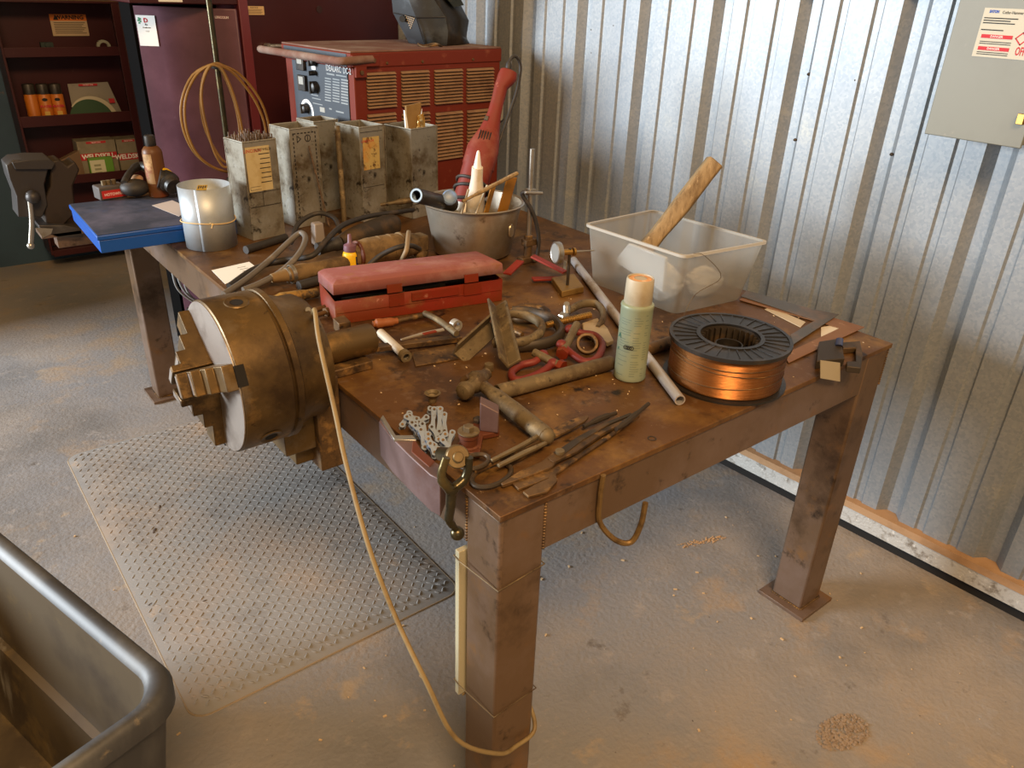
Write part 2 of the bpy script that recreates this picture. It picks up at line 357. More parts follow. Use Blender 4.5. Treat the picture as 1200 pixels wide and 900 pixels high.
# ------------------------------------------------------------------ floor mat
mx0, mx1, my0, my1 = -.402, .374, .655, 2.085
fm = thing('floor_mat', 'grey diamond-tread rubber mat on the floor left of the table', 'mat', ((mx0+mx1)/2, (my0+my1)/2, 0))
g = MB(); W2, D2, rc = (mx1-mx0)/2, (my1-my0)/2, .045
def rrect(w, d, r, n=6):
    out = []
    for cx, cy, a0 in ((w-r, d-r, 0), (-w+r, d-r, 90), (-w+r, -d+r, 180), (w-r, -d+r, 270)):
        for i in range(n+1):
            a = R(a0+90*i/n); out.append((cx+r*math.cos(a), cy+r*math.sin(a)))
    return out
o0 = rrect(W2, D2, rc); o1 = rrect(W2-.05, D2-.05, rc)
g.hexa([(x, y, 0) for x, y in o0], [(x, y, .003) for x, y in o0])
g.hexa([(x, y, .003) for x, y in o0], [(x, y, .014) for x, y in o1])
s_ = .0215; nx = int(2*W2/s_)-1; ny = int(2*D2/s_)-1
V_ = []; F_ = []
for i in range(nx):
    for j in range(ny):
        x = (i-(nx-1)/2)*s_; y = (j-(ny-1)/2)*s_
        e = min(W2-abs(x), D2-abs(y)); z = .003+.011*min(1, e/.05)-.0004
        if abs(x) > W2-.03 and abs(y) > D2-.03: continue
        c, s = math.cos(R(45 if (i+j) % 2 else -45)), math.sin(R(45 if (i+j) % 2 else -45))
        b = len(V_)
        for u, v, h in ((-.0108, 0, 0), (-.005, -.0034, 0), (.005, -.0034, 0), (.0108, 0, 0), (.005, .0034, 0), (-.005, .0034, 0), (-.0055, 0, .0023), (.0055, 0, .0023)):
            V_.append((x+u*c-v*s, y+u*s+v*c, z+h))
        F_ += [(b, b+1, b+6), (b+1, b+2, b+7, b+6), (b+2, b+3, b+7), (b+3, b+4, b+7), (b+4, b+5, b+6, b+7), (b+5, b, b+6)]
g._add(V_, F_); g.build('tread', mat_rubber, fm, smooth=20)
g = MB(); n = len(o0); e0 = [(x*1.004, y*1.002, .0005) for x, y in o0]
g.tube(e0, .0028, 6, k=1, closed=True); g.build('edge_lip', mat('mat_edge', '#8d7d68', .8), fm)
for (a_, b_, l_, rr__) in ((181, 622, .030, 60), (187, 594, .022, 70), (240, 704, .014, 0), (176, 708, .014, 20), (430, 590, .016, 10)):
    p_ = MW[fm].inverted() @ at(a_, b_, z=.014); g = MB(); g.ball((0, 0, 0), l_*.5, (1, .35, .14), 9, 5, Matrix.Translation((p_.x, p_.y, .0145)) @ Matrix.Rotation(R(rr__), 4, 'Z')); g.build('scuff', mat('mat_scuff', '#4f4238', .9), fm)
# ------------------------------------------------------------------ black tub
tz = .55
rim = [at(0, 612, z=tz), at(90, 680, z=tz), at(170, 748, z=tz), at(194, 785, z=tz), at(192, 822, z=tz), at(165, 868, z=tz), at(130, 905, z=tz)]
d1 = (rim[0]-rim[2]).normalized(); d2 = Vector((-1.0, -.42, 0)).normalized(); 
cn = at(196, 792, z=tz)
tubM = frame((cn.x, cn.y, 0), d1)
inv = tubM.inverted(); dloc = (inv.to_3x3() @ d2)
tub = thing('plastic_tub', 'worn black plastic tub with a rolled rim, empty, in the near left corner', 'tub', M=tubM)
Lx, Ly = .95, .62      # local: +x along the far-running wall, +y away from the table
def tub_ring(x0, x1, y0, y1, r, z, n=8):
    out = []
    for cx, cy, a0 in ((x1-r, y1-r, 0), (x0+r, y1-r, 90), (x0+r, y0+r, 180), (x1-r, y0+r, 270)):
        for i in range(n+1):
            a = R(a0+90*i/n); out.append((cx+r*math.cos(a), cy+r*math.sin(a), z))
    return out
def ringstack(g, rings, close_end=True):
    vs = []; fs = []; n = len(rings[0])
    for r in rings: vs += r
    for k in range(len(rings)-1):
        for i in range(n):
            j = (i+1) % n; fs.append((k*n+i, k*n+j, (k+1)*n+j, (k+1)*n+i))
    if close_end: fs.append(tuple(range((len(rings)-1)*n, len(rings)*n)))
    return g._add(vs, fs)
x0, y0 = -.03, .0
g = MB(); ringstack(g, [tub_ring(x0-.012, x0+Lx, y0-.012, y0+Ly, .07, tz-.045), tub_ring(x0-.014, x0+Lx, y0-.014, y0+Ly, .075, tz-.012), tub_ring(x0-.006, x0+Lx-.008, y0-.006, y0+Ly-.008, .075, tz),
    tub_ring(x0+.012, x0+Lx-.026, y0+.012, y0+Ly-.026, .07, tz-.002), tub_ring(x0+.022, x0+Lx-.036, y0+.022, y0+Ly-.036, .065, tz-.02)], False)
g.build('rim', tub_black, tub, smooth=60)
g = MB(); ringstack(g, [tub_ring(x0+.022, x0+Lx-.036, y0+.022, y0+Ly-.036, .065, tz-.02), tub_ring(x0+.045, x0+Lx-.06, y0+.045, y0+Ly-.06, .06, tz-.27), tub_ring(x0+.06, x0+Lx-.07, y0+.06, y0+Ly-.07, .06, tz-.275), tub_ring(x0+.085, x0+Lx-.1, y0+.085, y0+Ly-.1, .05, .05)])
g.build('inner_wall', tub_in, tub, smooth=60)
g = MB(); ringstack(g, [tub_ring(x0-.002, x0+Lx-.01, y0-.002, y0+Ly-.01, .07, tz-.04), tub_ring(x0+.06, x0+Lx-.08, y0+.06, y0+Ly-.08, .06, .0)])
g.build('outer_wall', tub_black, tub, smooth=60)
# ------------------------------------------------------------------ lathe chuck on the table edge
cc = Vector((-.235, .629, .892)); cM = frame(cc, (0, 0, 1), (1, 0, 0))
ch = thing('lathe_chuck', 'large brown three-jaw lathe chuck on a spindle clamped to the table edge', 'chuck', M=cM)
RC = .155
g = MB(); g.lathe([(.035, .0), (RC-.004, 0), (RC, .003), (RC, .098), (RC-.003, .100), (RC-.004, .104), (RC+.001, .106), (RC+.001, .118), (RC-.004, .121)], 72); g.build('chuck_body', chuck_steel, ch)
g = MB(); g.ring(RC-.003, .036, -.0012, .001, 64); g.build('chuck_face', face_steel, ch)
g = MB(); g.lathe([(.035, -.0005), (.035, .05)], 32, cap=False); g.lathe([(.0, .05), (.035, .05)], 32, cap=False); g.build('bore', dark_gap, ch)
g = MB(); g.lathe([(RC-.010, .118), (RC-.016, .135), (RC-.024, .160), (RC-.024, .185), (RC-.034, .200), (.055, .203), (.042, .22)], 64); g.build('back_plate', chuck_steel, ch)
g = MB(); g.lathe([(.042, .2), (.042, .225), (.034, .235), (.034, .345), (.031, .349)], 40); g.build('spindle', chuck_steel, ch)
for k, a in enumerate((67, 187, 307)):          # jaws, local x = up, y = towards camera side (-world y ... )
    jM = Matrix.Rotation(R(a), 4, 'Z')
    # profile in (radius, height out of the face)
    pf = [(.018, 0), (.018, -.075), (.034, -.075), (.034, -.056), (.062, -.056), (.062, -.038), (.096, -.038), (.096, -.022), (.148, -.022), (.148, .004), (.018, .004)]
    JM = jM @ Matrix(((1, 0, 0, 0), (0, 0, 1, 0), (0, 1, 0, 0), (0, 0, 0, 1)))
    g = MB(); g.prism(pf, -.025, .025, JM); j = g.build('jaw', chuck_steel, ch, bevel=.002)
    g = MB()
    for r_, h_ in ((.026, -.0755), (.048, -.0565)): g.box((r_, 0, h_), (.012, .042, .001), jM)
    g.build('gripping_step', face_steel, j)
    g = MB(); g.bb((.140, -.020, -.0016), (RC+.0012, .020, .016), jM); g.build('jaw_slot', dark_gap, ch)
for a in (8, 128, 248):
    sM = Matrix.Rotation(R(a), 4, 'Z') @ Matrix.Translation((RC-.002, 0, .055)) @ Matrix.Rotation(PI/2, 4, 'Y')
    g = MB(); g.lathe([(.024, .0015), (.022, .0035), (.015, .003), (.012, .0005)], 24, sM, cap=False); q = g.build('pinion_socket', chuck_steel, ch)
    g = MB(); g.lathe([(.0, .0022), (.0125, .0022)], 24, sM, cap=False); g.build('key_hole', dark_gap, q)
g = MB(); g.bb((-.06, .56, H-.20), (-.006, .70, H+.02)); g.build('mounting_block', iron, ch, True, .003)
g = MB(); g.bb((-.13, .575, H-.145), (-.06, .685, H-.055)); g.bb((-.10, .60, H-.19), (-.055, .66, H-.14)); g.build('support_lug', chuck_steel, ch, True, .003)
g = MB(); g.bb((-.006, .585, H+.0005), (.09, .675, H+.02)); g.build('saddle', iron, ch, True, .002)
g = MB(); b_ = at(365, 366, y=.56); g.cyl((b_.x, .60, b_.z-.01), (b_.x, .575, b_.z), .006); g.build('hook_bolt', steel, ch, True)
# ------------------------------------------------------------------ tan cord from the chuck to the leg
hk = at(369, 364, y=.50)
P = [at(366, 372, y=.555)+Vector((0, 0, 0)), hk, at(374, 400, y=.44), at(392, 480, y=.36), at(406, 545, y=.30), at(432, 640, y=.20), at(463, 722, y=.12), at(500, 800, y=.03), at(535, 866, y=-.015)]
q1 = Vector((.03, -.028, .0)); zleg = zl = .27
P += [Vector((-.005, -.022, .292)), Vector((.05, -.012, .262)), Vector((.102, -.004, .262)), Vector((.112, .03, .30)), Vector((.108, .085, .33)), Vector((.06, .108, .34)), Vector((.0, .107, .33))]
g = MB(); g.tube(P, .0044, 10, k=6)
solo(g, 'cord', tan_rope, 'tan cord hanging from the chuck to the floor side and looped round the near leg', 'cord')
# ------------------------------------------------------------------ chain pipe vise at the near corner
cv = thing('chain_pipe_vise', 'small chain pipe vise bolted at the near table corner, ball-ended handle hanging down', 'vise', (.03, .20, H))
def out(pts, dz): return [(lambda v: (v.x, v.y))(pk(a, b, dz)) for a, b in pts]
# jaw casting: outer wall over the table edge, V-shaped top
dz = .022
poly = out([(448, 487), (464, 512), (484, 512), (491, 526), (508, 540), (522, 548), (516, 562), (504, 556), (480, 534), (458, 512), (444, 494)], dz)
g = MB(); g.prism(poly, H-.055, H+dz); g.build('jaw_casting', mauve, cv, True, .002)
poly = out([(449, 488), (464, 512), (484, 512), (488, 518), (462, 517), (446, 492)], dz)
g = MB(); g.prism(poly, H+dz-.002, H+dz+.004); g.build('jaw_edge', steel, cv, True, .001)
poly = out([(484, 512), (494, 527), (510, 541), (503, 548), (482, 530)], dz)
g = MB(); g.prism(poly, H-.03, H+dz+.0015); g.build('worn_pad', red_brown, cv, True, .002)
# base plate on the table with the upright lug
g = MB(); g.prism(out([(536, 535), (545, 508), (562, 497), (584, 502), (585, 512), (566, 516), (562, 538)], .0), H+.0005, H+.012); g.build('base_plate', red_brown, cv, True, .002)
a, b, c = pk(562, 505, .012), pk(584, 508, .012), pk(584, 500, .012)
g = MB(); g.hexa([a, b, c, c+(a-b)], [Vector((p.x, p.y, H+.012))+Vector((0, 0, q)) for p, q in ((a, .060), (b, .044), (c, .048), (c+(a-b), .062))]); g.build('upright_lug', mauve, cv, True, .002)
bc = pk(549, 528, 0)
g = MB(); g.lathe([(.020, 0), (.020, .012), (.0165, .014), (.0165, .028), (.0185, .030), (.0185, .036), (.010, .040)], 24, Matrix.Translation(bc+Vector((0, 0, .001)))); g.build('bolt_boss', red_brown, cv, True)
g = MB(); g.lathe([(.020, .040), (.020, .0425), (.0165, .043)], 24, Matrix.Translation(bc)); g.lathe([(.0105, .043), (.0105, .052), (.009, .053)], 6, Matrix.Translation(bc)); g.build('hex_bolt', iron_tan, cv, True, smooth=20)
b2 = pk(560, 494, .012); g = MB(); g.lathe([(.010, 0), (.010, .006), (.007, .009)], 6, Matrix.Translation(b2)); g.build('hex_bolt', iron_dark, cv, True, smooth=20)
# handle: screw head, yoke and ball-ended arm
sc_ = at(536, 535, y=.045); ax = Vector((-.35, -.80, .45)).normalized()
g = MB(); g.cyl(sc_+Vector((.01, .06, -.03)), sc_, .012); g.build('clamp_screw', gunmetal, cv, True)
SM = frame(sc_, (0, 0, 1), ax)
g = MB(); g.lathe([(.0175, -.012), (.0185, -.008), (.0185, .004), (.017, .006), (.0085, .006), (.0085, .0105), (.007, .012)], 28, SM); g.build('screw_head', mat('worn_brass_steel', '#6e5a3a', .45, .6, [('#8f7a50', 20, .5, .7)]), cv, True)
def hp(px, py): return at(px, py, y=.030)
g = MB()
for P in ([hp(523, 536), hp(518, 552), hp(518, 562), hp(524, 570), hp(529, 575)], [hp(550, 536), hp(548, 552), hp(543, 563), hp(535, 570), hp(529, 575)]): g.tube(P, [.0065, .007, .008, .009], 10)
g.tube([hp(529, 570), hp(529, 580), hp(528, 595), hp(526, 608), hp(529, 614), hp(534, 620)], [.010, .0085, .0075, .0065, .0055], 12); g.build('handle', gunmetal, cv, True)
g = MB(); g.ball(hp(536, 625), .0118, u=20, v=14); g.build('ball_end', gunmetal, cv, True)
# roller chain lying in the jaw: plates and pins
links = [((505, 481), (511, 481)), ((508, 487), (507, 501)), ((515, 487), (515, 502)), ((499, 492), (491, 496)), ((477, 492), (486, 496)), ((487, 503), (492, 508)), ((495, 503), (501, 514)), ((501, 514), (498, 523)), ((514, 516), (521, 512)), ((529, 512), (525, 521)), ((513, 528), (522, 528)), ((504, 524), (509, 530)), ((472, 497), (479, 489)), ((483, 500), (489, 507)), ((493, 509), (497, 518)), ((506, 505), (513, 512)), ((519, 520), (527, 526)), ((502, 518), (508, 522)), ((520, 492), (521, 503)), ((480, 490), (488, 492))]
for k, (p, q) in enumerate(links):
    hz = .013+.004*(k % 3); a, b = pk(*p, hz), pk(*q, hz); d = (b-a); L_ = max(d.length, .012); m0 = (a+b)/2; d.normalize()
    M = frame(m0, d, (d.cross(Vector((0, 0, 1))).cross(d)*1.0+Vector((-.25, -.55, 0))).normalized())
    g = MB(); pl = []
    h_ = L_/2
    for s0, e0 in ((1, -70), (-1, 110)):
        for t in range(8):
            an = R(e0+t*20); pl.append((s0*h_+.0064*math.cos(an), .0064*math.sin(an)))
        pl.append((0, .0034*s0))
    for z0 in (-.008, .0058): g.prism(pl, z0, z0+.0016, M)
    for s0 in (-1, 1): g.lathe([(.0042, -.0065), (.0042, .0065)], 10, M @ Matrix.Translation((s0*h_, 0, 0)))
    l_ = g.build('chain_link', chain_mat, cv, True)
    g = MB()
    for s0 in (-1, 1): g.lathe([(.0026, -.009), (.0026, .0088)], 10, M @ Matrix.Translation((s0*h_, 0, 0)))
    g.build('pin', iron, l_, True)
nb = pk(507, 471, 0); g = MB(); g.lathe([(.008, .0005), (.008, .010), (.015, .018), (.017, .021), (.013, .022), (.009, .016)], 20, Matrix.Translation(nb), cap=False); solo(g, 'wing_nut', iron_tan, 'flared brass-coloured nut at the upper end of the chain', 'nut')
# ------------------------------------------------------------------ hammer
hm = thing('hammer', 'rusty hammer with a battered head and tubular steel handle', 'hammer', pk(600, 480))
a, b = pk(566, 452, .028), pk(640, 511, .020)
g = MB(); g.tube([a, b], [.0125, .0165, .0175, .0175], 14, k=8); g.ball(b, .0165, u=14, v=8); g.build('handle', iron_tan, hm, True)
d = (b-a).normalized(); sd = Vector((-d.y, d.x, 0))
hc = pk(556, 449, .030); hd = (pk(575, 432, .032)-pk(540, 460, .02)).normalized()
g = MB(); g.lathe([(.008, -.046), (.017, -.042), (.020, -.030), (.015, -.018), (.021, -.005), (.024, .010), (.018, .024), (.013, .034), (.0125, .046), (.009, .048)], 12, frame(hc, d, hd)); g.build('head', iron_tan, hm, True, smooth=50)
g = MB(); g.box((0, 0, 0), (.020, .024, .022), frame(pk(543, 458, .016), d, hd)); g.box((.01, .004, -.01), (.010, .012, .018), frame(pk(543, 458, .018), d, hd)); g.build('claw_stub', iron_dark, hm, True, .003)
p0 = pk(541, 447, .035); g = MB(); g.cyl(p0, p0+Vector((.008, -.012, .014)), .006); g.build('wedge_pin', iron, hm, True)
# ------------------------------------------------------------------ pipe in front of the shackles
def hollow(a, b, ro, ri, n=24):
    a, b = Vector(a), Vector(b); L_ = (b-a).length; g = MB()
    g.lathe([(ri, 0), (ro, 0), (ro, L_), (ri, L_), (ri, 0)], n, frame(a, None, b-a), cap=False); g.lathe([(0, .05), (ri, .05)], n, frame(a, None, b-a), cap=False); return g
solo(hollow(pk(583, 460, .018), pk(716, 425, .018), .0165, .0125), 'steel_pipe', iron_tan, 'short dull brown pipe lying in front of the two red shackles', 'pipe', loc=pk(650, 450))
solo(hollow(pk(735, 418, .0155), pk(800, 396, .0155), .0145, .011), 'steel_pipe', iron, 'brown pipe running behind the spray can to the wire spool', 'pipe', loc=pk(768, 410))
# long pale tube
solo(hollow(pk(797, 469, .0125), pk(672, 305, .0125), .0115, .009), 'conduit_tube', steel_pale, 'long pale conduit tube lying diagonally across the table behind the spray can', 'tube', loc=pk(730, 385))
# ------------------------------------------------------------------ spray can
cb = pk(737.5, 441); sm = thing('spray_can', 'pale green aerosol spray can with a cream cap standing on the table', 'can', cb)
can_m = mat('can_wrap', '#8f977c', .45, .2, [('#7d8c80', 6, .45, .7), ('#a3a184', 14, .58, .74)])
g = MB(); g.lathe([(.031, 0), (.0345, .002), (.0355, .005), (.0345, .009), (.0345, .166), (.0355, .169), (.0345, .173), (.030, .176)], 40); g.build('body', can_m, sm)
g = MB(); g.lathe([(.0285, .1745), (.030, .1765), (.0290, .226), (.0275, .230), (.026, .230), (.025, .227), (.014, .227), (.013, .2285), (0, .2285)], 40); cp_ = g.build('cap', mat('cream_cap', '#a89c84', .55, 0, [('#96876c', 12, .5, .7)]), sm)
g = MB(); g.lathe([(.0135, .2288), (.024, .2280)], 32, cap=False); g.build('cap_dust', mat('orange_dust', '#c58f5e', .9, 0, [('#d8c0a0', 120, .5, .7)]), cp_)
va = math.atan2((CP.y-cb.y), (CP.x-cb.x))
g = MB()
for k in range(26):
    z = .016+k*.0056
    for (a0, a1) in ((-.95, -.15), (-.05, .55), (.65, .95)):
        if random.random() < .25: continue
        a1_ = a0+(a1-a0)*random.uniform(.55, 1); n = 6
        vs = [(.0349*math.cos(va+a0+(a1_-a0)*i/n), .0349*math.sin(va+a0+(a1_-a0)*i/n), z+h) for i in range(n+1) for h in (0, .0016)]
        g._add(vs, [(2*i, 2*i+2, 2*i+3, 2*i+1) for i in range(n)])
g.build('label_print', mat('can_print', '#6f7a68', .6), sm)
for k in range(4):
    aa = va-.45+k*.13; M = frame((.0351*math.cos(aa), .0351*math.sin(aa), .083), (-math.sin(aa), math.cos(aa), 0), (math.cos(aa), math.sin(aa), 0))
    g = MB(); g.ring(.0048, .0036, -.0002, .0004, 16, M); g.build('label_symbol', ink, sm)
for (a0, zz, txt, s0) in ((-1.0, .105, 'A', .016), (-1.02, .075, 'r', .014)):
    aa = va+a0; text(txt, s0, frame((.0352*math.cos(aa), .0352*math.sin(aa), zz), (-math.sin(aa), math.cos(aa), 0), (math.cos(aa), math.sin(aa), 0)), mat('teal_ink', '#2f6f66', .6), sm)
# ------------------------------------------------------------------ spool of copper wire
z1 = .100
c0 = (at(779, 429, z=H)+at(919, 456, z=H))/2; c0.z = H
sp = thing('wire_spool', 'large black spool of copper-coloured welding wire lying flat', 'spool', c0)
g = MB(); g.ring(.134, .066, .0, .005, 64); g.build('bottom_flange', black, sp)
g = MB(); g.ring(.130, .064, z1-.006, z1, 64); g.ring(.131, .124, z1-.006, z1+.0025, 64); g.ring(.073, .064, z1-.008, z1+.003, 64)
for k in range(30):
    a = 2*PI*k/30; M = Matrix.Rotation(a, 4, 'Z')
    g.box((.098, 0, z1+.0006), (.052, .0022, .0026), M)
g.build('top_flange', black, sp)
g = MB(); g.lathe([(.068, .005), (.120, .005)]+[(.1235 if k % 2 else .1225, .006+k*(z1-.014)/24) for k in range(25)]+[(.120, z1-.006), (.068, z1-.006)], 72, cap=False); g.build('wire_winding', copper, sp, smooth=60)
g = MB()
for r_, z_ in ((.1242, .03), (.1242, .062), (.1245, .078)):
    g.tube([(r_*math.cos(t), r_*math.sin(t), z_+.006*math.sin(t*1.0+z_*90)) for t in [2*PI*i/24 for i in range(24)]], .0009, 5, k=2, closed=True)
g.build('loose_turn', iron, sp)
g = MB(); g.ring(.0665, .0635, .001, z1-.002, 48)
for k in range(26):
    a = 2*PI*k/26; M = Matrix.Rotation(a, 4, 'Z'); g.box((.060, 0, z1/2), (.009, .002, z1-.012), M)
g.build('core_rib', iron_dark, sp)
g = MB(); g.ring(.030, .027, .001, z1-.018, 32); g.box((.045, 0, z1*.35), (.034, .004, z1*.6)); g.box((-.045, 0, z1*.35), (.034, .004, z1*.6)); g.build('hub_tube', black, sp)
# loose wire end springing from the spool over the bin
wp = [c0+Vector((-.085, .088, z1+.002)), at(800, 372, y=.36), at(815, 345, y=.40), at(845, 325, y=.38), at(826, 300, y=.37), at(812, 297, y=.385)]
# ------------------------------------------------------------------ squares, pale sheet and clamp at the right end
def flat(pts, z, th, name, m, label, cat, group=None):
    g = MB(); P = [pk(a, b, z) for a, b in pts]; g.prism([(p.x, p.y) for p in P], H+z, H+z+th)
    return solo(g, name, m, label, cat, group=group, bevel=.0005)
grey_steel = mat('grey_square_steel', '#5f574c', .42, .6, [('#8f6a4c', 7, .5, .7), ('#55483a', 16, .58, .74)])
rust_steel = mat('orange_rust_steel', '#8a6344', .55, .4, [('#7c5236', 8, .5, .7), ('#c09a7c', 20, .58, .74)])
flat([(903, 360), (944, 378), (938, 384), (896, 363)], .0005, .002, 'steel_rule', mat('pale_rule', '#c3b193', .5, .3), 'short pale rule lying under the corner of the steel squares', 'ruler')
flat([(962, 384), (984, 380), (984, 392), (962, 396)], .0005, .0015, 'metal_card', mat('pale_card', '#c9bfae', .6), 'small pale square plate lying under the orange-rusted square', 'plate')
flat([(866, 352), (878, 343), (1013, 384), (924, 426), (918, 416), (984, 385)], .0026, .002, 'framing_square', rust_steel, 'orange-rusted framing square, the lower of two at the right table end', 'square')
flat([(868, 348), (875, 341), (952, 363), (983, 369), (930, 404), (926, 393), (955, 376)], .0052, .002, 'framing_square', grey_steel, 'dark grey framing square lying on top of the rusted square', 'square')
ct = thing('corner_clamp', 'small black clamp with a pale tag lying on the front table edge', 'clamp', pk(975, 412))
g = MB(); P = [pk(a, b, .022) for a, b in ((960, 400), (985, 396), (990, 420), (957, 423))]; g.prism([(p.x, p.y) for p in P], H+.0005, H+.022); g.build('block', iron_dark, ct, True, .002)
g = MB(); P = [pk(a, b, .014) for a, b in ((985, 402), (1008, 400), (1011, 416), (1009, 432), (992, 430), (992, 424), (1003, 424), (1003, 408), (988, 409))]; g.prism([(p.x, p.y) for p in P], H+.0005, H+.016); g.build('bracket', iron_dark, ct, True, .002)
k0 = pk(984, 402, .030); g = MB(); g.cyl(k0+Vector((.0, .0, -.008)), k0+Vector((.012, .008, .004)), .0085); g.build('knob', mat('blue_steel', '#5a6488', .3, .8), ct, True)
g = MB(); q = [at(961, 422, y=-.012), at(984, 425, y=-.012), at(984, 447, y=-.016), at(961, 443, y=-.016)]; nn = Vector((0, -.0012, 0)); g.hexa(q, [v+nn for v in q]); g.build('tag', mat('cream_tag', '#a3967c', .7), ct, True)
# ------------------------------------------------------------------ plastic storage bin and contents
pb = [Vector((.884, .736, 0)), Vector((.900, .426, 0)), Vector((1.146, .398, 0)), Vector((1.118, .715, 0))]
pt = [Vector((.858, .745, 0)), Vector((.872, .400, 0)), Vector((1.166, .365, 0)), Vector((1.140, .752, 0))]
zt = .176
plastic = mat('clear_plastic', '#b3aea2', .4, 0, [('#a39c8e', 5, .5, .72)], alpha=1)
def translucent(m, tr, al):
    nt = m.node_tree; N = nt.nodes; L = nt.links; b = N['Principled BSDF']; o_ = N['Material Output']
    t = N.new('ShaderNodeBsdfTranslucent'); t.inputs[0].default_value = (.62, .60, .55, 1); x = N.new('ShaderNodeBsdfTransparent'); x.inputs[0].default_value = (.96, .95, .92, 1)
    m1 = N.new('ShaderNodeMixShader'); m1.inputs[0].default_value = tr; L.new(b.outputs[0], m1.inputs[1]); L.new(t.outputs[0], m1.inputs[2])
    m2 = N.new('ShaderNodeMixShader'); m2.inputs[0].default_value = al; L.new(m1.outputs[0], m2.inputs[1]); L.new(x.outputs[0], m2.inputs[2]); L.new(m2.outputs[0], o_.inputs[0])
translucent(plastic, .45, .60)
bn = thing('storage_bin', 'open translucent white plastic bin holding a wooden stake and plastic bags', 'bin', (1.0, .57, H))
def quadring(k, z, grow=0):
    c_ = sum(pb, Vector())/4; out_ = []
    for a, b in zip(pb, pt):
        v = a.lerp(b, k); d = (v-c_).normalized(); v = v+d*grow; out_.append(Vector((v.x, v.y, H+z)))
    res = []
    for i in range(4):
        p, q, r_ = out_[i-1], out_[i], out_[(i+1) % 4]; rad = .022
        u = (p-q).normalized(); v = (r_-q).normalized(); A = q+u*rad; B = q+v*rad
        for t in range(5):
            t /= 4; res.append(tuple(A*(1-t)**2+q*2*t*(1-t)+B*t*t))
    return res
g = MB(); ringstack(g, [quadring(1, zt, 0), quadring(.02, .006), quadring(0, .0015, -.006)]); bo = g.build('bin_wall', plastic, bn, True, smooth=50)
rimm = mat('milky_rim', '#c4beb2', .4); translucent(rimm, .3, .05)
g = MB(); ringstack(g, [quadring(1, zt-.006, .001), quadring(1, zt-.006, .007), quadring(1, zt+.001, .007), quadring(1, zt+.001, -.002)], False); g.build('rim', rimm, bn, True, smooth=50)
# stake
s0, s1 = Vector((.925, .64, H+.045)), at(838, 190, x=1.16)
sM = frame(s0, (0, .3, 1), s1-s0); LL = (s1-s0).length
g = MB(); n = 9; rings = []
for i in range(n):
    z = LL*i/(n-1); w_ = .023+.0012*math.sin(i*1.7); h_ = .022+.001*math.cos(i*2.3)
    rings.append([(w_*a+.002*math.sin(i+a), h_*b, z) for a, b in ((-1, -.6), (-.6, -1), (.7, -1), (1, -.6), (1, .7), (.6, 1), (-.7, 1), (-1, .6))])
for r in rings: pass
vs = sum(rings, []); m8 = 8
fs = [(k*m8+i, k*m8+(i+1) % m8, (k+1)*m8+(i+1) % m8, (k+1)*m8+i) for k in range(n-1) for i in range(m8)]+[tuple(range(8))[::-1], tuple(range((n-1)*8, n*8))]
g._add(vs, fs, sM); solo(g, 'wooden_stake', wood, 'rough weathered wooden stake leaning out of the plastic bin', 'stake', loc=s0, bevel=.002)
bagm = mat('bag_film', '#e8ebee', .18, 0, spec=.8); translucent(bagm, .3, .45)
def bag(c, sx, sy, sz, seed, name, label, cat, m, tilt=0):
    rnd = random.Random(seed); g = MB(); g.ball((0, 0, 0), 1, (sx, sy, sz), 28, 18)
    for v in g.bm.verts:
        n_ = math.sin(v.co.x*70+seed)*.5+math.sin(v.co.y*90+seed*2+v.co.z*60)*.5+rnd.uniform(-.6, .6); v.co *= 1+.13*n_
    bmesh.ops.transform(g.bm, matrix=Matrix.Translation(c) @ Matrix.Rotation(tilt, 4, 'X'), verts=g.bm.verts)
    return solo(g, name, m, label, cat, smooth=25)
bag((.95, .53, H+.060), .048, .075, .048, 3, 'plastic_bag', 'crumpled clear plastic bag inside the bin near its front wall', 'bag', bagm)
bag((1.065, .475, H+.050), .05, .045, .040, 5, 'plastic_bag', 'crumpled plastic bag bunched at the spool end of the bin', 'bag', bagm)
pm = mat('plastic_sleeve', '#eef0f2', .2, 0, spec=.8); translucent(pm, .3, .25)
q = [Vector((.893, .66, H+.085)), Vector((.893, .47, H+.05)), Vector((.886, .47, H+.150)), Vector((.880, .60, H+.155))]
g = MB(); nn = Vector((.012, 0, 0)); g.hexa(q, [v+nn for v in q]); solo(g, 'plastic_sleeve', pm, 'flat clear plastic sleeve standing against the inside of the bin', 'sleeve', bevel=.004)
g = MB(); g.tube(wp, .0008, 6); g.build('loose_wire_end', iron_tan, sp, True)
# ------------------------------------------------------------------ dial gauge on its block
dg_ = thing('dial_gauge', 'round dial gauge on a thin post with a small brass base block', 'gauge', pk(666, 342))
g = MB(); P = [pk(a, b, 0) for a, b in ((658, 349), (684, 343), (672, 327), (646, 332))]; g.prism([(p.x, p.y) for p in P], H+.0005, H+.018); g.build('base_block', mat('dusty_brass_block', '#8f7340', .5, .5, [('#6b5128', 12, .5, .7)]), dg_, True, .002)
pb0 = pk(665, 334, .018); dc = Vector((pb0.x, pb0.y, 0)); dc.z = CP.z+(ray(668, 289).z)*((pb0-CP).dot(CF))
g = MB(); g.cyl(pb0, Vector((pb0.x, pb0.y, dc.z+.010)), .0042); g.build('post', iron_dark, dg_, True)
dx = Vector((-.94, .30, .02)).normalized()
ce = dc+dx*.026
g = MB(); g.lathe([(.0, 0), (.020, .0), (.0285, .003), (.030, .006), (.030, .018), (.028, .020), (.026, .0185), (0, .0185)], 36, frame(ce, None, dx)); g.build('dial_case', steel, dg_, True)
g = MB(); g.lathe([(0, .0189), (.0255, .0189)], 32, frame(ce, None, dx), cap=False); g.build('dial_face', mat('dial_grey', '#8d8b86', .3), dg_, True)
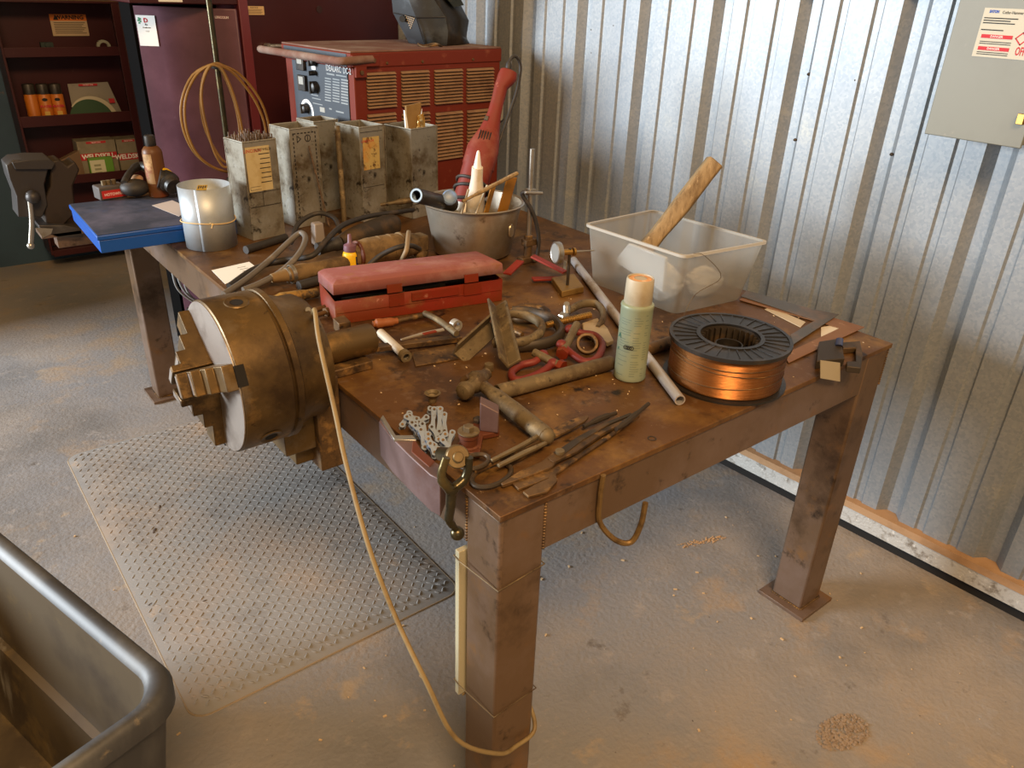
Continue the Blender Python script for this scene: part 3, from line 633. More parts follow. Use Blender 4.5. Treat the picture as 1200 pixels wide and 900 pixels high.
g = MB(); g.cyl(dc+dx*.028, dc-dx*.006, .0085); g.cyl(dc-dx*.010, dc-dx*.016, .0115); g.build('hub', brass, dg_, True)
g = MB(); g.cyl(dc-dx*.016, dc-dx*.075, .0030, .0018); g.build('spindle', steel, dg_, True)
# ------------------------------------------------------------------ long red toolbox
tbx = thing('toolbox', 'long low red steel toolbox with its dusty lid standing ajar', 'toolbox', M=frame((.372, .88, H), Vector((.605-.160, .752-.842, 0))))
BL, BD, BH = .455, .150, .062     # local x along, y back
g = MB(); x, y = BL/2, BD/2
g.hexa([(-x, -y, .001), (x, -y, .001), (x, y, .001), (-x, y, .001)], [(-x, -y, BH), (x, -y, BH), (x, y, BH), (-x, y, BH)])
bmesh.ops.delete(g.bm, geom=[f for f in g.bm.faces if all(v.co.z > BH-.001 for v in f.verts)], context='FACES')
o = g.build('tray', red_paint, tbx); md = o.modifiers.new('s', 'SOLIDIFY'); md.thickness = .0022; md.offset = -1
g = MB(); g.bb((-x+.004, -y-.0012, BH*.46), (x*.2, -y, BH*.50)); g.bb((x*.3, -y-.0012, BH*.50), (x-.004, -y, BH*.54)); g.bb((-.03, -y-.004, BH-.026), (.10, -y, BH-.004)); g.bb((-.09, -y-.003, BH-.034), (-.05, -y, BH)); g.bb((.115, -y-.003, BH-.032), (.165, -y, BH)); g.build('pressed_rib', red_paint, tbx, bevel=.0008)
LM = Matrix.Translation((0, y, BH+.001)) @ Matrix.Rotation(R(7), 4, 'X')       # hinged at the back edge
LM = Matrix.Translation((0, y, BH+.001)) @ Matrix.Rotation(R(-6), 4, 'X')
g = MB(); hh = .034
bot = [(-x-.002, -BD-.002, 0), (x+.002, -BD-.002, 0), (x+.002, .002, 0), (-x-.002, .002, 0)]
top = [(-x+.012, -BD+.012, hh), (x-.012, -BD+.012, hh), (x-.012, -.008, hh), (-x+.012, -.008, hh)]
g.hexa([LM @ Vector(p) for p in bot], [LM @ Vector((p[0], p[1], .018)) for p in bot]); bmesh.ops.delete(g.bm, geom=list(g.bm.verts), context='VERTS')
ringstack(g, [[tuple(LM @ Vector(p)) for p in bot], [tuple(LM @ Vector((p[0]*.994, p[1]+(.002 if p[1] < -.05 else 0), .026))) for p in bot], [tuple(LM @ Vector(p)) for p in top]])
lid = g.build('lid', red_dusty, tbx, bevel=.002); md = lid.modifiers.new('s', 'SOLIDIFY'); md.thickness = .002; md.offset = -1
for xx in (-.075, .135):
    g = MB(); g.box((xx, -BD-.004, -.002), (.040, .003, .022), LM); g.build('hasp', red_paint, lid, bevel=.0008)
g = MB()
for k, (xx, l_, r_) in enumerate(((-.12, .16, .010), (.02, .12, .012), (.12, .10, .009))): g.cyl((xx-l_/2, -.035+.02*k, BH-.018), (xx+l_/2, -.045+.02*k, BH-.014), r_)
g.build('stored_tool', iron_dark, tbx)
bl_ = thing('steel_block', 'small dark steel block against the near end of the red toolbox', 'block', pk(401, 387)); g = MB(); P = [pk(a, b) for a, b in ((391, 386), (398, 393), (412, 390), (404, 382))]; g.prism([(p.x, p.y) for p in P], H+.0008, H+.030); g.build('block', iron, bl_, True, .002)
g = MB(); g.cyl((0, 0, 0), (0, 0, 0), .01) if 0 else None
b0 = pk(401, 379, .030)
for (nm, a, b, r_, lab) in (('bolt', (352, 376), (381, 366), .008, 'rusty bolt lying between the chuck and the toolbox, nearest the chuck'), ('bolt', (362, 366), (392, 356), .009, 'rusty bolt lying between the chuck and the toolbox, nearest the toolbox')):
    P, Q = pk(*a, .010), pk(*b, .010); d = (Q-P).normalized(); g = MB(); g.cyl(P, Q, r_*.7); g.lathe([(r_*1.5, 0), (r_*1.5, .010)], 6, frame(Q, None, d)); solo(g, nm, iron, lab, 'bolt', group='bolts by the chuck', smooth=20)
# ------------------------------------------------------------------ clutter in front of the toolbox
def bar(a, b, wd, th, z, name, m, label, cat, **k):
    g = MB(); g.strip([pk(*a, z), pk(*b, z if 'z2' not in k else k['z2'])], wd, th); k.pop('z2', None); return solo(g, name, m, label, cat, bevel=.001, **k)
def tool(name, pts, r, m, label, cat, n=10, **k): g = MB(); g.tube(pts, r, n); return solo(g, name, m, label, cat, **k)
bar((440, 408), (540, 396), .022, .012, .012, 'flat_bar', iron, 'long flat rusty bar reaching from the spindle to the angle irons', 'bar')
flat([(482, 414), (532, 404), (540, 421), (487, 430)], .0006, .003, 'sheet_plate', iron, 'thin rectangular rusty sheet offcut lying on the table', 'plate')
wr = thing('round_file', 'round rusty file with an orange wooden handle in front of the toolbox', 'file', pk(475, 378))
g = MB(); a, b, c = pk(437, 380, .014), pk(466, 376, .014), pk(503, 368, .014); g.tube([a, a.lerp(b, .4), b], [.008, .0125, .011, .008], 12); g.build('handle', mat('orange_wood', '#8a4c20', .6, 0, [('#8a4a1c', 20, .5, .7)]), wr, True)
g = MB(); g.tube([b, c], [.006, .0075], 10); g.build('shaft', iron, wr, True)
tool('bent_rod', [pk(498, 367, .022), pk(512, 374, .026), pk(526, 384, .03), pk(535, 391, .03)], .0075, iron_tan, 'short brown rod end lying across the file towards the white collar', 'rod')
cl = thing('collar', 'small white metal collar on the bar beside the angle irons', 'collar', pk(534, 382)); M = frame(pk(534, 381, .028), None, (pk(545, 388)-pk(524, 376)).normalized()); g = MB(); g.ring(.0145, .009, -.008, .008, 24, M); g.build('collar', mat('zinc', '#b9b5ac', .4, .6, [('#8a7a63', 20, .55, .7)]), cl, True)
elb = thing('white_pipe', 'short whitish pipe with an open end under the flat bar', 'pipe', pk(462, 405)); g = hollow(pk(476, 418, .012), pk(446, 390, .016), .0105, .0075); g.build('pipe', mat('dirty_white', '#b9ae9c', .5, .2, [('#8a6a45', 12, .52, .7)]), elb, True)
g = MB(); A_ = pk(476, 418, .012); M = frame(A_, None, (A_-pk(446, 390, .016)).normalized()); g.ring(.0135, .0075, -.014, .002, 24, M); g.build('socket_end', iron_tan, elb, True)
st = thing('strap', 'red and grey webbing strap end trapped under the clamp pile', 'strap', pk(502, 395)); g = MB(); g.strip([pk(470, 398, .026), pk(495, 391, .022), pk(520, 386, .026)], [.004, .010, .012], .003); g.build('strap', mat('grey_strap', '#837868', .7), st, True); g = MB(); g.strip([pk(496, 391.5, .0245), pk(511, 388, .0255)], .0105, .002); g.build('red_band', red_paint, st, True)
def angle_iron(a, b, za, zb, leg, th, up, name, m, label):
    """L section whose spine runs from a to b"""
    A, B = pk(*a, za), pk(*b, zb); d = (B-A).normalized(); M = frame(A, Vector(up), d); L_ = (B-A).length
    g = MB(); g.prism([(0, 0), (leg, 0), (leg, th), (th, th), (th, leg), (0, leg)], 0, L_, M); return solo(g, name, m, label, 'angle iron', bevel=.001, group=None)
angle_iron((530, 414), (571, 377), .012, .045, .040, .005, (-.2, -.6, .8), 'angle_iron', iron_tan, 'short length of tan angle iron leaning against the upright one')
angle_iron((595, 432), (580, 362), .012, .060, .036, .006, (-.75, -.25, .62), 'angle_iron', iron_tan, 'upright-leaning angle iron piece with the nut and clamp tip against it')
def cclamp(pts, z, r, m, label, group='forged clamps in the pile'):
    t = thing('c_clamp', label, 'clamp', pk(*pts[len(pts)//2])); g = MB(); g.tube([pk(a, b, z+dz) for a, b, dz in pts], r, 10, flat=1.35); g.build('frame', m, t, True); return t
c1 = cclamp([(583, 403, .012), (600, 402, .012), (618, 399, .012), (632, 391, .012), (634, 380, .014), (622, 372, .018), (605, 368, .022), (590, 369, .024)], .018, [.007, .008, .009, .010, .010, .009, .0085, .008], iron_tan, 'tan forged clamp with a U-shaped frame, nearest of the clamps behind the angle irons')
g = MB(); g.cyl(pk(578, 402, .03), pk(588, 402, .03), .0115); g.ball(pk(581, 402, .03), .0115, (.7, 1, 1)); g.build('swivel_pad', iron_tan, c1, True)
c2 = cclamp([(600, 364, .014), (622, 366, .012), (645, 374, .012), (657, 386, .012), (652, 397, .010), (632, 404, .006), (606, 407, .004)], .010, [.009, .010, .011, .0115, .011, .010], iron_dark, 'dark forged clamp frame lying under the tan clamp')
g = MB(); g.tube([pk(588, 376, .018), pk(600, 386, .016), (pk(612, 392, .016))], .006, 8); g.build('screw', iron, c2, True)
lk = thing('oval_link', 'dark oval forged link lying behind the clamps', 'link', pk(620, 366)); g = MB(); g.tube([pk(a, b, .011) for a, b in ((602, 369), (606, 362), (620, 359.5), (636, 362), (642, 368), (636, 374), (620, 375), (607, 374))], .0095, 10, closed=True); g.build('link', iron, lk, True)
ca = thing('screw_clamp', 'silver and brass screw clamp with a threaded rod next to the long tube', 'clamp', pk(680, 380))
g = MB(); g.tube([pk(a, b, z) for a, b, z in ((664, 366, .030), (680, 357, .032), (697, 356, .030), (706, 364, .026), (706, 375, .02), (700, 384, .014))], [.0065, .008, .008, .0085, .008, .006], 10, flat=1.4); g.build('frame', iron_tan, ca, True)
g = MB(); A, B = pk(640, 381, .022), pk(692, 369, .026); g.cyl(A, B, .0072)
for k in range(20): q = A.lerp(B, (k+.5)/20); g.cyl(q, A.lerp(B, (k+.9)/20), .0085)
g.build('threaded_rod', brass, ca, True)
A, B = pk(657, 372, .024), pk(667, 375, .026); g = MB(); g.lathe([(.008, 0), (.0155, .002), (.0155, .018), (.012, .02)], 8, frame(A, None, B-A)); g.cyl(pk(664, 367, .026), pk(664, 358, .044), .010); g.cyl(pk(664, 358, .044), pk(664, 356, .050), .0075); g.build('collar_nut', steel, ca, True)
g = MB(); P = [pk(a, b, .012) for a, b in ((682, 380), (700, 374), (712, 386), (719, 400), (712, 403), (700, 398), (684, 390))]; g.prism([(p.x, p.y) for p in P], H+.004, H+.016); g.build('swivel_jaw', mat('pale_jaw', '#b29f80', .55, .3, [('#7d6540', 12, .52, .7)]), ca, True, .002)
cr = thing('steel_ring', 'brown round steel ring lying inside the rear red shackle', 'ring', pk(688, 402)); M = frame(pk(688, 403, .022), (1, 0, 0), (-.45, -.55, .7)); g = MB(); g.ring(.026, .0185, -.006, .006, 32, M); g.build('ring', iron, cr, True, .0015)
def shackle(bow, pin, z, label):
    t = thing('shackle', label, 'shackle', pk(*pin[0]), group='red shackles'); g = MB(); g.tube([pk(a, b, z+c) for a, b, c in bow], .0085, 12); e = [pk(bow[0][0], bow[0][1], z+bow[0][2]), pk(bow[-1][0], bow[-1][1], z+bow[-1][2])]
    for q in e: g.ball(q, .0135, (1, 1, .9), 14, 8)
    g.build('bow', mat('shackle_red', '#6f231b', .55, .1, [('#6a3422', 9, .5, .68), ('#9c4a40', 5, .55, .75)]), t, True)
    A, B = pk(*pin[0], z+pin[2]), pk(*pin[1], z+pin[3]); d = (B-A).normalized(); g = MB(); g.cyl(A, B, .0095); g.build('pin', iron_tan, t, True)
    g = MB(); g.lathe([(.0155, -.012), (.0155, 0)], 6, frame(A, None, d)); g.build('pin_head', red_paint, t, True, smooth=20); return t
shackle([(636, 416, .012), (626, 424, .006), (611, 428, .002), (600, 436, .0), (602, 444, .0), (612, 445, .0), (627, 440, .002), (638, 434, .006), (648, 426, .010)], ((655, 428), (626, 413), .010, .018), .010, 'red bow shackle lying flat just behind the steel pipe, the one nearer the angle irons')
shackle([(668, 386, .022), (680, 390, .016), (697, 393, .010), (706, 404, .006), (700, 419, .004), (686, 424, .004), (672, 416, .008), (658, 404, .018)], ((660, 412), (676, 380), .012, .034), .010, 'larger red bow shackle next to the spray can, its pin standing up')
# nut and small bits
nt_ = pk(573, 434, .0); g = MB(); g.lathe([(.011, .0006), (.011, .016)], 6, Matrix.Translation(nt_)); solo(g, 'hex_nut', iron_tan, 'rusty hex nut lying behind the hammer head', 'nut', smooth=20)
# ------------------------------------------------------------------ snips, shears and tongs at the front corner
def hand_tool(name, label, cat): return thing(name, label, cat, pk(650, 540))
sn = hand_tool('tin_snips', 'rusty tin snips with two oval finger loops at the near corner', 'snips')
g = MB(); g.tube([pk(576+23*math.cos(t)*1.0+6*math.sin(t)*-.3, 557+13*math.sin(t)-5*math.cos(t), .006) for t in [2*PI*i/16 for i in range(16)]], .0045, 8, k=3, closed=True); g.build('finger_loop', iron_dark, sn, True)
g = MB(); g.tube([pk(556+17*math.cos(t), 541+8*math.sin(t)-3*math.cos(t), .019) for t in [2*PI*i/16 for i in range(16)]], .0042, 8, k=3, closed=True); g.build('finger_loop', iron_dark, sn, True)
g = MB(); g.strip([pk(555, 553, .012), pk(590, 536, .012), pk(625, 520, .012), pk(648, 508, .012)], [.008, .009, .011, .016], .008); g.build('handle', iron, sn, True, .001)
g = MB(); g.strip([pk(597, 543, .008), pk(620, 530, .009), pk(645, 512, .010)], [.008, .010, .016], .008); g.build('handle', iron, sn, True, .001)
g = MB(); g.strip([pk(645, 511, .012), pk(665, 500, .012), pk(682, 492, .012), pk(689, 489, .012)], [.020, .026, .018, .004], .006); g.build('blade', iron, sn, True, .001)
g = MB(); A = pk(646, 511, .016); g.cyl(A, A+Vector((0, 0, .005)), .008); g.build('pivot', iron_tan, sn, True)
for k, (pp, wdt, lab) in enumerate(((((576, 540), (612, 522), (635, 508)), [.006, .009, .006], 'thin rusty punch beside the upper snips handle'), (((584, 546), (616, 530), (640, 519)), [.007, .010, .006], 'thin rusty punch lying between the snips handles'))):
    g = MB(); g.strip([pk(a, b, .022) for a, b in pp], wdt, .006); solo(g, 'punch', iron_tan, lab, 'punch', group='punches by the snips', bevel=.001)
tg = hand_tool('tongs', 'long dark pair of blacksmith tongs lying towards the spool', 'tongs')
g = MB(); g.strip([pk(588, 569, .006), pk(615, 556, .007), pk(640, 546, .008), pk(655, 532, .009)], [.006, .022, .024, .018], .007); g.build('jaw', iron, tg, True, .001)
g = MB(); g.strip([pk(655, 533, .012), pk(680, 515, .012), pk(710, 498, .012), pk(740, 486, .010)], [.016, .014, .010, .008], .007); g.build('rein', iron_dark, tg, True, .001)
g = MB(); g.strip([pk(645, 541, .010), pk(672, 528, .010), pk(705, 507, .010), pk(748, 487, .009)], [.016, .018, .012, .008], .007); g.build('rein', iron, tg, True, .001)
g = MB(); A = pk(656, 531, .014); g.cyl(A, A+Vector((0, 0, .006)), .0085); g.build('rivet', iron_tan, tg, True)
t2 = hand_tool('long_tongs', 'flat rusty pair of tongs with spatula jaws, nearest the front edge', 'tongs')
g = MB(); g.strip([pk(603, 570, .004), pk(625, 562, .004), pk(645, 556, .004), pk(680, 534, .005), pk(712, 513, .006), pk(728, 501, .007)], [.024, .026, .016, .009, .008, .008], .005); g.build('rein', iron, t2, True, .001)
g = MB(); g.strip([pk(616, 580, .003), pk(634, 573, .003), pk(648, 563, .004), pk(648, 556, .005)], [.016, .028, .016, .010], .005); g.build('jaw', iron, t2, True, .001)
for k, (pp, lab) in enumerate((([(684, 500), (705, 490), (722, 484)], 'short dark steel rod at the tip of the snips'), ([(722, 503), (735, 494), (760, 473)], 'thin rod pointing to the conduit tube, beyond the tongs'))):
    g = MB(); g.tube([pk(a, b, .012+.006*k) for a, b in pp], [.004, .006, .004], 8); solo(g, 'steel_rod', iron_dark, lab, 'rod', group='loose rods on the snips')
# ------------------------------------------------------------------ stainless bucket and what stands in it
bkc = Vector((.762, 1.155, H)); bh = .165
bk = thing('bucket', 'dented stainless steel bucket holding a red grinder and odd tools', 'bucket', bkc)
g = MB(); g.lathe([(.0, .002), (.112, .002), (.122, .010), (.150, bh-.006), (.157, bh-.004), (.160, bh), (.157, bh+.003), (.150, bh), (.119, .014), (.110, .010), (0, .010)], 64); g.build('shell', stainless, bk, smooth=50)
ea = Vector((.35, -.94, 0)).normalized(); ep = Vector((ea.x*.140, ea.y*.140, .095)); g = MB(); M = frame(ep, (0, 0, 1), ea)
g.lathe([(0, .004), (.012, .004), (.014, 0)], 20, M @ Matrix.Diagonal((1.6, 1, 1, 1))); g.build('handle_ear', stainless, bk)
# red angle grinder standing head-down
gA = Vector((.715, 1.17, H+.055)); gB = at(590, 92, y=1.25); gd = (gB-gA).normalized(); GL = (gB-gA).length
side = (CR-gd*CR.dot(gd)).normalized(); GM = frame(gA, side, gd)
gr = thing('angle_grinder', 'large red angle grinder standing head-down in the steel bucket', 'grinder', M=GM)
def oval(prof, n=24, M=None, sq=.0):
    """prof: (rx, ry, x offset, z)"""
    vs = []; fs = []
    for rx, ry, ox, z in prof:
        for i in range(n):
            a = 2*PI*i/n; c, s = math.cos(a), math.sin(a); p = 2/(2+sq*4)
            vs.append((ox+rx*abs(c)**p*(1 if c >= 0 else -1), ry*abs(s)**p*(1 if s >= 0 else -1), z))
    m = len(prof)
    for k in range(m-1):
        for i in range(n): fs.append((k*n+i, k*n+(i+1) % n, (k+1)*n+(i+1) % n, (k+1)*n+i))
    fs.append(tuple(range(n))[::-1]); fs.append(tuple(range((m-1)*n, m*n))); g = MB(); g._add(vs, fs, M); return g
K = GL/.46
oval([(.043, .043, 0, .09*K), (.047, .047, 0, .11*K), (.048, .048, 0, .20*K), (.050, .050, 0, .205*K), (.050, .048, 0, .255*K), (.044, .044, .002, .275*K), (.034, .032, .004, .305*K)], 32, sq=.12).build('motor_housing', red_tool, gr)
oval([(.034, .032, .004, .30*K), (.027, .026, .004, .33*K), (.022, .024, .004, .36*K), (.0205, .022, .002, .40*K), (.021, .022, .0, .435*K), (.026, .024, .006, .45*K), (.030, .025, .010, .465*K), (.027, .023, .010, .482*K), (.016, .016, .008, .486*K)], 28, sq=.15).build('handle', red_tool, gr)
g = MB(); g.lathe([(.030, .0), (.040, .02), (.043, .06), (.0435, .092*K)], 28); g.build('gear_head', steel, gr)
g = MB(); g.prism([(.020, .335*K), (.034, .345*K), (.036, .352*K), (.024, .395*K), (.018, .40*K)], -.009, .009, Matrix(((1, 0, 0, 0), (0, 0, 1, 0), (0, 1, 0, 0), (0, 0, 0, 1)))); g.build('trigger', black, gr, bevel=.002)
g = MB(); g.box((-.014, -.023, .335*K), (.012, .006, .014)); g.build('lock_button', black, gr, bevel=.001)
g = MB()
for k in range(5): g.box((-.018+k*.008, -.0395+.0008*abs(k-2), .283*K), (.0032, .010, .030), Matrix.Rotation(R(0), 4, 'X'))
g.build('vent_slot', dark_gap, gr)
g = MB(); g.ring(.0512, .047, .203*K, .207*K, 32); g.build('seam_band', red_tool, gr)
cordP = [gB+gd*.008+side*.012, at(597, 72, y=1.25), at(604, 66, y=1.25), at(610, 78, y=1.25), at(606, 105, y=1.25), at(596, 135, y=1.24), at(584, 170, y=1.22), at(574, 205, y=1.20)]
g = MB(); g.tube(cordP, [.0095]*5+[.005]*30, 10); g.build('power_cord', black_rubber, gr, True)
for k, z in enumerate((.105*K, .135*K, .152*K)):
    g = MB(); g.tube([(.053*math.cos(t), .053*math.sin(t), z+.010*math.cos(t+k)) for t in [2*PI*i/16 for i in range(16)]], .0048, 8, k=3, closed=True); g.build('cord_wrap', black_rubber, gr)
RIM = H+bh
# white squeeze bottle
a = Vector((.725, 1.10, H+.055)); b = at(559.5, 196, y=1.055); M = frame(a, None, b-a); L_ = (b-a).length
sq_ = thing('squeeze_bottle', 'dirty white squeeze bottle with a tapered nozzle in the bucket', 'bottle', M=M)
g = MB(); g.lathe([(.026, 0), (.028, .006), (.0275, L_*.55), (.022, L_*.72), (.017, L_*.86), (.0165, L_)], 24); g.build('body', mat('dirty_white_plastic', '#d2c8b6', .55, 0, [('#a8936e', 9, .5, .7)]), sq_)
g = MB(); g.lathe([(.012, L_), (.0105, L_+.008), (.0045, L_+.045), (.002, L_+.050)], 18); g.build('nozzle', white_paper, sq_)
# black pipe with pale bore, resting on the rim
a, b = at(488, 229, y=1.03), at(530, 238, y=1.14)
pp_ = thing('black_tube', 'short black plastic tube with a pale blue bore lying over the bucket rim', 'tube', b); hollow(a, b+Vector((.0, .0, -.004)), .0205, .0135).build('tube', black, pp_, True)
g = MB(); M = frame(a, None, (b-a)); g.ring(.0185, .0135, -.0015, .02, 28, M); g.build('bore_liner', mat('pale_blue_plastic', '#9db4c8', .4), pp_, True)
# blue flange
fl = thing('blue_plug', 'blue-grey round plug in front of the grinder in the bucket', 'plug', (.70, 1.08, RIM-.02)); M = frame(at(527, 231, y=1.075), None, (-.45, -.7, .45)); g = MB(); g.lathe([(.020, -.02), (.022, 0), (.018, .004), (.012, .0015), (0, .0015)], 28, M); g.build('plug', mat('blue_grey_plastic', '#6f86a6', .4), fl, True)
# flat sticks
def stick(a, b, ya, yb, wd, th, name, m, label, cat, face=(.3, -.9, .2)):
    A, B = at(*a, y=ya), at(*b, y=yb); M = frame(A, face, B-A); g = MB(); g.box((0, 0, (B-A).length/2), (th, wd, (B-A).length), M); return solo(g, name, m, label, cat, bevel=.001)
stick((566, 262), (579, 215), 1.05, 1.03, .022, .004, 'scraper', mat('rust_orange_blade', '#a8742a', .6, .2, [('#6b4418', 14, .48, .66), ('#d09a3a', 20, .56, .7)]), 'narrow rusty scraper blade in the bucket beside the white bottle', 'scraper')
stick((585, 262), (600, 208), 1.05, 1.03, .050, .004, 'paint_paddle', mat('orange_paddle', '#a06c1c', .6, 0, [('#8a5a1c', 12, .5, .66), ('#3f2e1d', 20, .62, .72)]), 'wide orange rust-stained paddle in the bucket beside the stand', 'paddle')
g = MB(); g.tube([at(542, 236, y=.985), at(575, 219, y=.985), at(606, 203, y=.985)], [.005, .0075, .0075], 8, flat=.8); solo(g, 'wooden_stick', wood, 'brown wooden stick lying across the top of the bucket', 'stick')
g = MB(); g.tube([at(541, 250, y=1.03), at(549, 222, y=1.0)], .0032, 8); solo(g, 'thin_rod', mat('pale_rod', '#b9a88a', .5, .3), 'thin pale rod standing left of the white bottle in the bucket', 'rod')
g = MB(); g.tube([at(558, 250, y=1.02), at(571, 217, y=.995)], .0032, 8); solo(g, 'thin_rod', mat('pale_rod', '#b9a88a', .5, .3), 'thin pale rod standing right of the white bottle in the bucket', 'rod')
g = MB(); g.bm.free()
# ------------------------------------------------------------------ red armed stand with a vertical rod
sdc = Vector((.850, .985, H)); SD = thing('clamp_stand', 'stand with a slim vertical rod and red flat spreader arms beside the bucket', 'stand', sdc)
topz = H+.342
g = MB(); g.cyl(sdc+Vector((0, 0, .004)), (sdc.x, sdc.y, topz), .0075); g.build('rod', steel, SD, True)
zc = H+.285; 
zcl = at(619, 225, y=sdc.y).z
g = MB(); g.box((sdc.x, sdc.y, zcl), (.024, .022, .018)); g.cyl((sdc.x-.03, sdc.y-.01, zcl+.003), (sdc.x+.03, sdc.y-.02, zcl-.004), .005); g.build('rod_clamp', steel, SD, True, .001)
g = MB(); g.cyl((sdc.x, sdc.y, H+.012), (sdc.x, sdc.y, H+.085), .013); g.box((sdc.x+.004, sdc.y-.004, H+.065), (.050, .026, .020)); g.box((sdc.x, sdc.y, H+.010), (.06, .03, .018)); g.build('slide_block', iron, SD, True, .002)
def arm(a, za, b, zb): 
    A, B = pk(*a, za), pk(*b, zb); g = MB(); g.strip([A, B], .024, .006); return g.build('red_arm', mat('arm_red', '#82240f', .5, .1, [('#8a4420', 10, .52, .68)]), SD, True, .001)
arm((624, 300), .050, (662, 319), .022); arm((624, 327), .010, (664, 326), .008); arm((610, 306), .040, (594, 321), .03)
g = MB(); A = pk(664, 316, .008); g.box(A+Vector((0, 0, .012)), (.016, .016, .034)); g.build('arm_end', iron_tan, SD, True, .002)
g = MB(); g.tube([(sdc.x-.02, sdc.y-.01, zcl+.005), at(612, 228, y=.99), at(624, 248, y=.97), at(631, 275, y=.96), at(630, 297, y=.96), at(626, 306, y=.965)], .0062, 10); g.build('pressure_hose', black_rubber, SD, True)
# ------------------------------------------------------------------ tins of welding rod
def tin(name, label, pxc, pyc, zbase, rot, wx, wy, h, group='rod tins standing in a row', base=None):
    """corner between its left and its front face stands at the given pixel on the table"""
    c = pk(pxc, pyc) if base is None else Vector((base[0], base[1], H)); c.z = H
    t = thing(name, label, 'tin', M=rz(rot, c)); g = MB()
    w_ = .0012
    ringstack(g, [[(0, 0, h), (wx, 0, h), (wx, wy, h), (0, wy, h)], [(0, 0, .001), (wx, 0, .001), (wx, wy, .001), (0, wy, .001)]])
    ringstack(g, [[(0, 0, h), (wx, 0, h), (wx, wy, h), (0, wy, h)], [(.002, .002, h), (wx-.002, .002, h), (wx-.002, wy-.002, h), (.002, wy-.002, h)], [(.002, .002, .004), (wx-.002, .002, .004), (wx-.002, wy-.002, .004), (.002, wy-.002, .004)]])
    g.build('can_wall', tin_steel, t)
    g = MB()
    for x, y in ((0, 0), (wx, 0), (0, wy)): g.cyl((x, y, .002), (x, y, h), .0022, n=8)
    g.build('seam', tin_steel, t)
    g = MB(); g.tube([(0, 0, h), (wx, 0, h), (wx, wy, h), (0, wy, h)], .0028, 6, k=1, closed=True); g.build('rolled_edge', tin_steel, t); return t
def dashes(t, pts, m, name): 
    g = MB()
    for (x, z, w_, h_) in pts: g.bb((x, -.0010, z), (x+w_, .0002, z+h_))
    g.build(name, m, t)
tinink = mat('worn_tin_print', '#2e2820', .6)
# first tin, full of rods
t1 = tin('rod_tin', 'tin plate welding-rod tin packed with bare rods, beside the galvanized ring', 297.6, 282.5, H, 10, .115, .105, .308)
g = MB(); g.bb((.006, -.0012, .155), (.090, .0002, .292)); lb = g.build('paper_label', yellow_paper, t1)
text('LINCOLN', .014, frame((.030, -.0016, .280), (1, 0, 0), (0, -1, 0)), red_ink, lb); text('FLEETWELD', .011, frame((.066, -.0016, .281), (1, 0, 0), (0, -1, 0)), ink, lb)
g = MB()
for k in range(7): g.bb((.050+.002*(k % 3), -.0018, .180+k*.0145), (.088, -.0012, .1825+k*.0145))
g.build('drip_stain', tinink, lb)
g = MB(); g.bb((.010, -.0016, .160), (.048, -.0012, .161)); g.bb((.010, -.0016, .170), (.048, -.0012, .171)); g.bb((.010, -.0016, .160), (.011, -.0012, .171)); g.build('print_line', tinink, lb)
dashes(t1, [(.004, .105, .108, .0025), (.050, .105, .0015, .045), (.004, .150, .108, .0015)], tinink, 'printed_line')
rodm = mat('rod_ends', '#5c4a3a', .7, .2, [('#8a7059', 60, .5, .7), ('#33281e', 30, .56, .7)])
rods = thing('welding_rods', 'bundle of brown welding rods filling the leftmost tin to its brim', 'welding rods', M=MW[t1].copy())
rnd = random.Random(4); n = 0
for i in range(10):
    for j in range(9):
        x = .008+i*.0110+rnd.uniform(-.002, .002); y = .009+j*.0108+rnd.uniform(-.002, .002)
        g = MB(); g.cyl((x, y, .01), (x+rnd.uniform(-.003, .003), y+rnd.uniform(-.003, .003), .312+rnd.uniform(.0, .018)), .0022, n=6); g.build('welding_rod', rodm, rods); n += 1
# second tin, dashed border print, empty
t2_ = tin('rod_tin', 'tin plate rod tin with a dashed printed border and warning symbols, half behind the cables', 0, 0, H, 9, .108, .115, .325, base=(.408, 1.685))
D = []
for k in range(22): D += [(.010, .02+k*.0135, .0035, .008), (.094, .02+k*.0135, .0035, .008)]
for k in range(6): D.append((.014+k*.0135, .308, .008, .0035))
dashes(t2_, D, ink, 'dashed_border')
tr = [(.026, .282), (.040, .292), (.026, .302)]
g = MB()
for k in range(3):
    a, b = tr[k], tr[(k+1) % 3]; M = frame((a[0], -.0008, a[1]), (b[0]-a[0], 0, b[1]-a[1]), (0, -1, 0)); L_ = math.hypot(b[0]-a[0], b[1]-a[1]); g.box((L_/2, 0, 0), (L_+.002, .0020, .0012), M)
g.build('warning_triangle', ink, t2_); g = MB(); M = frame((.066, -.0006, .292), (1, 0, 0), (0, -1, 0)); g.ring(.0115, .0092, -.0004, .0006, 24, M); g.box((0, 0, 0), (.002, .016, .001), M); g.build('round_symbol', ink, t2_)
# slim rod leaning on the second tin
A, B = pk(382, 268, .0), Vector((.432, 1.662, H+.285)); A = Vector((.505, 1.65, H+.004)); g = MB(); g.tube([A, Vector((.468, 1.678, H+.27))], .0032, 8); solo(g, 'welding_rod', rodm, 'single slim rod leaning across the dashed tin', 'rod')
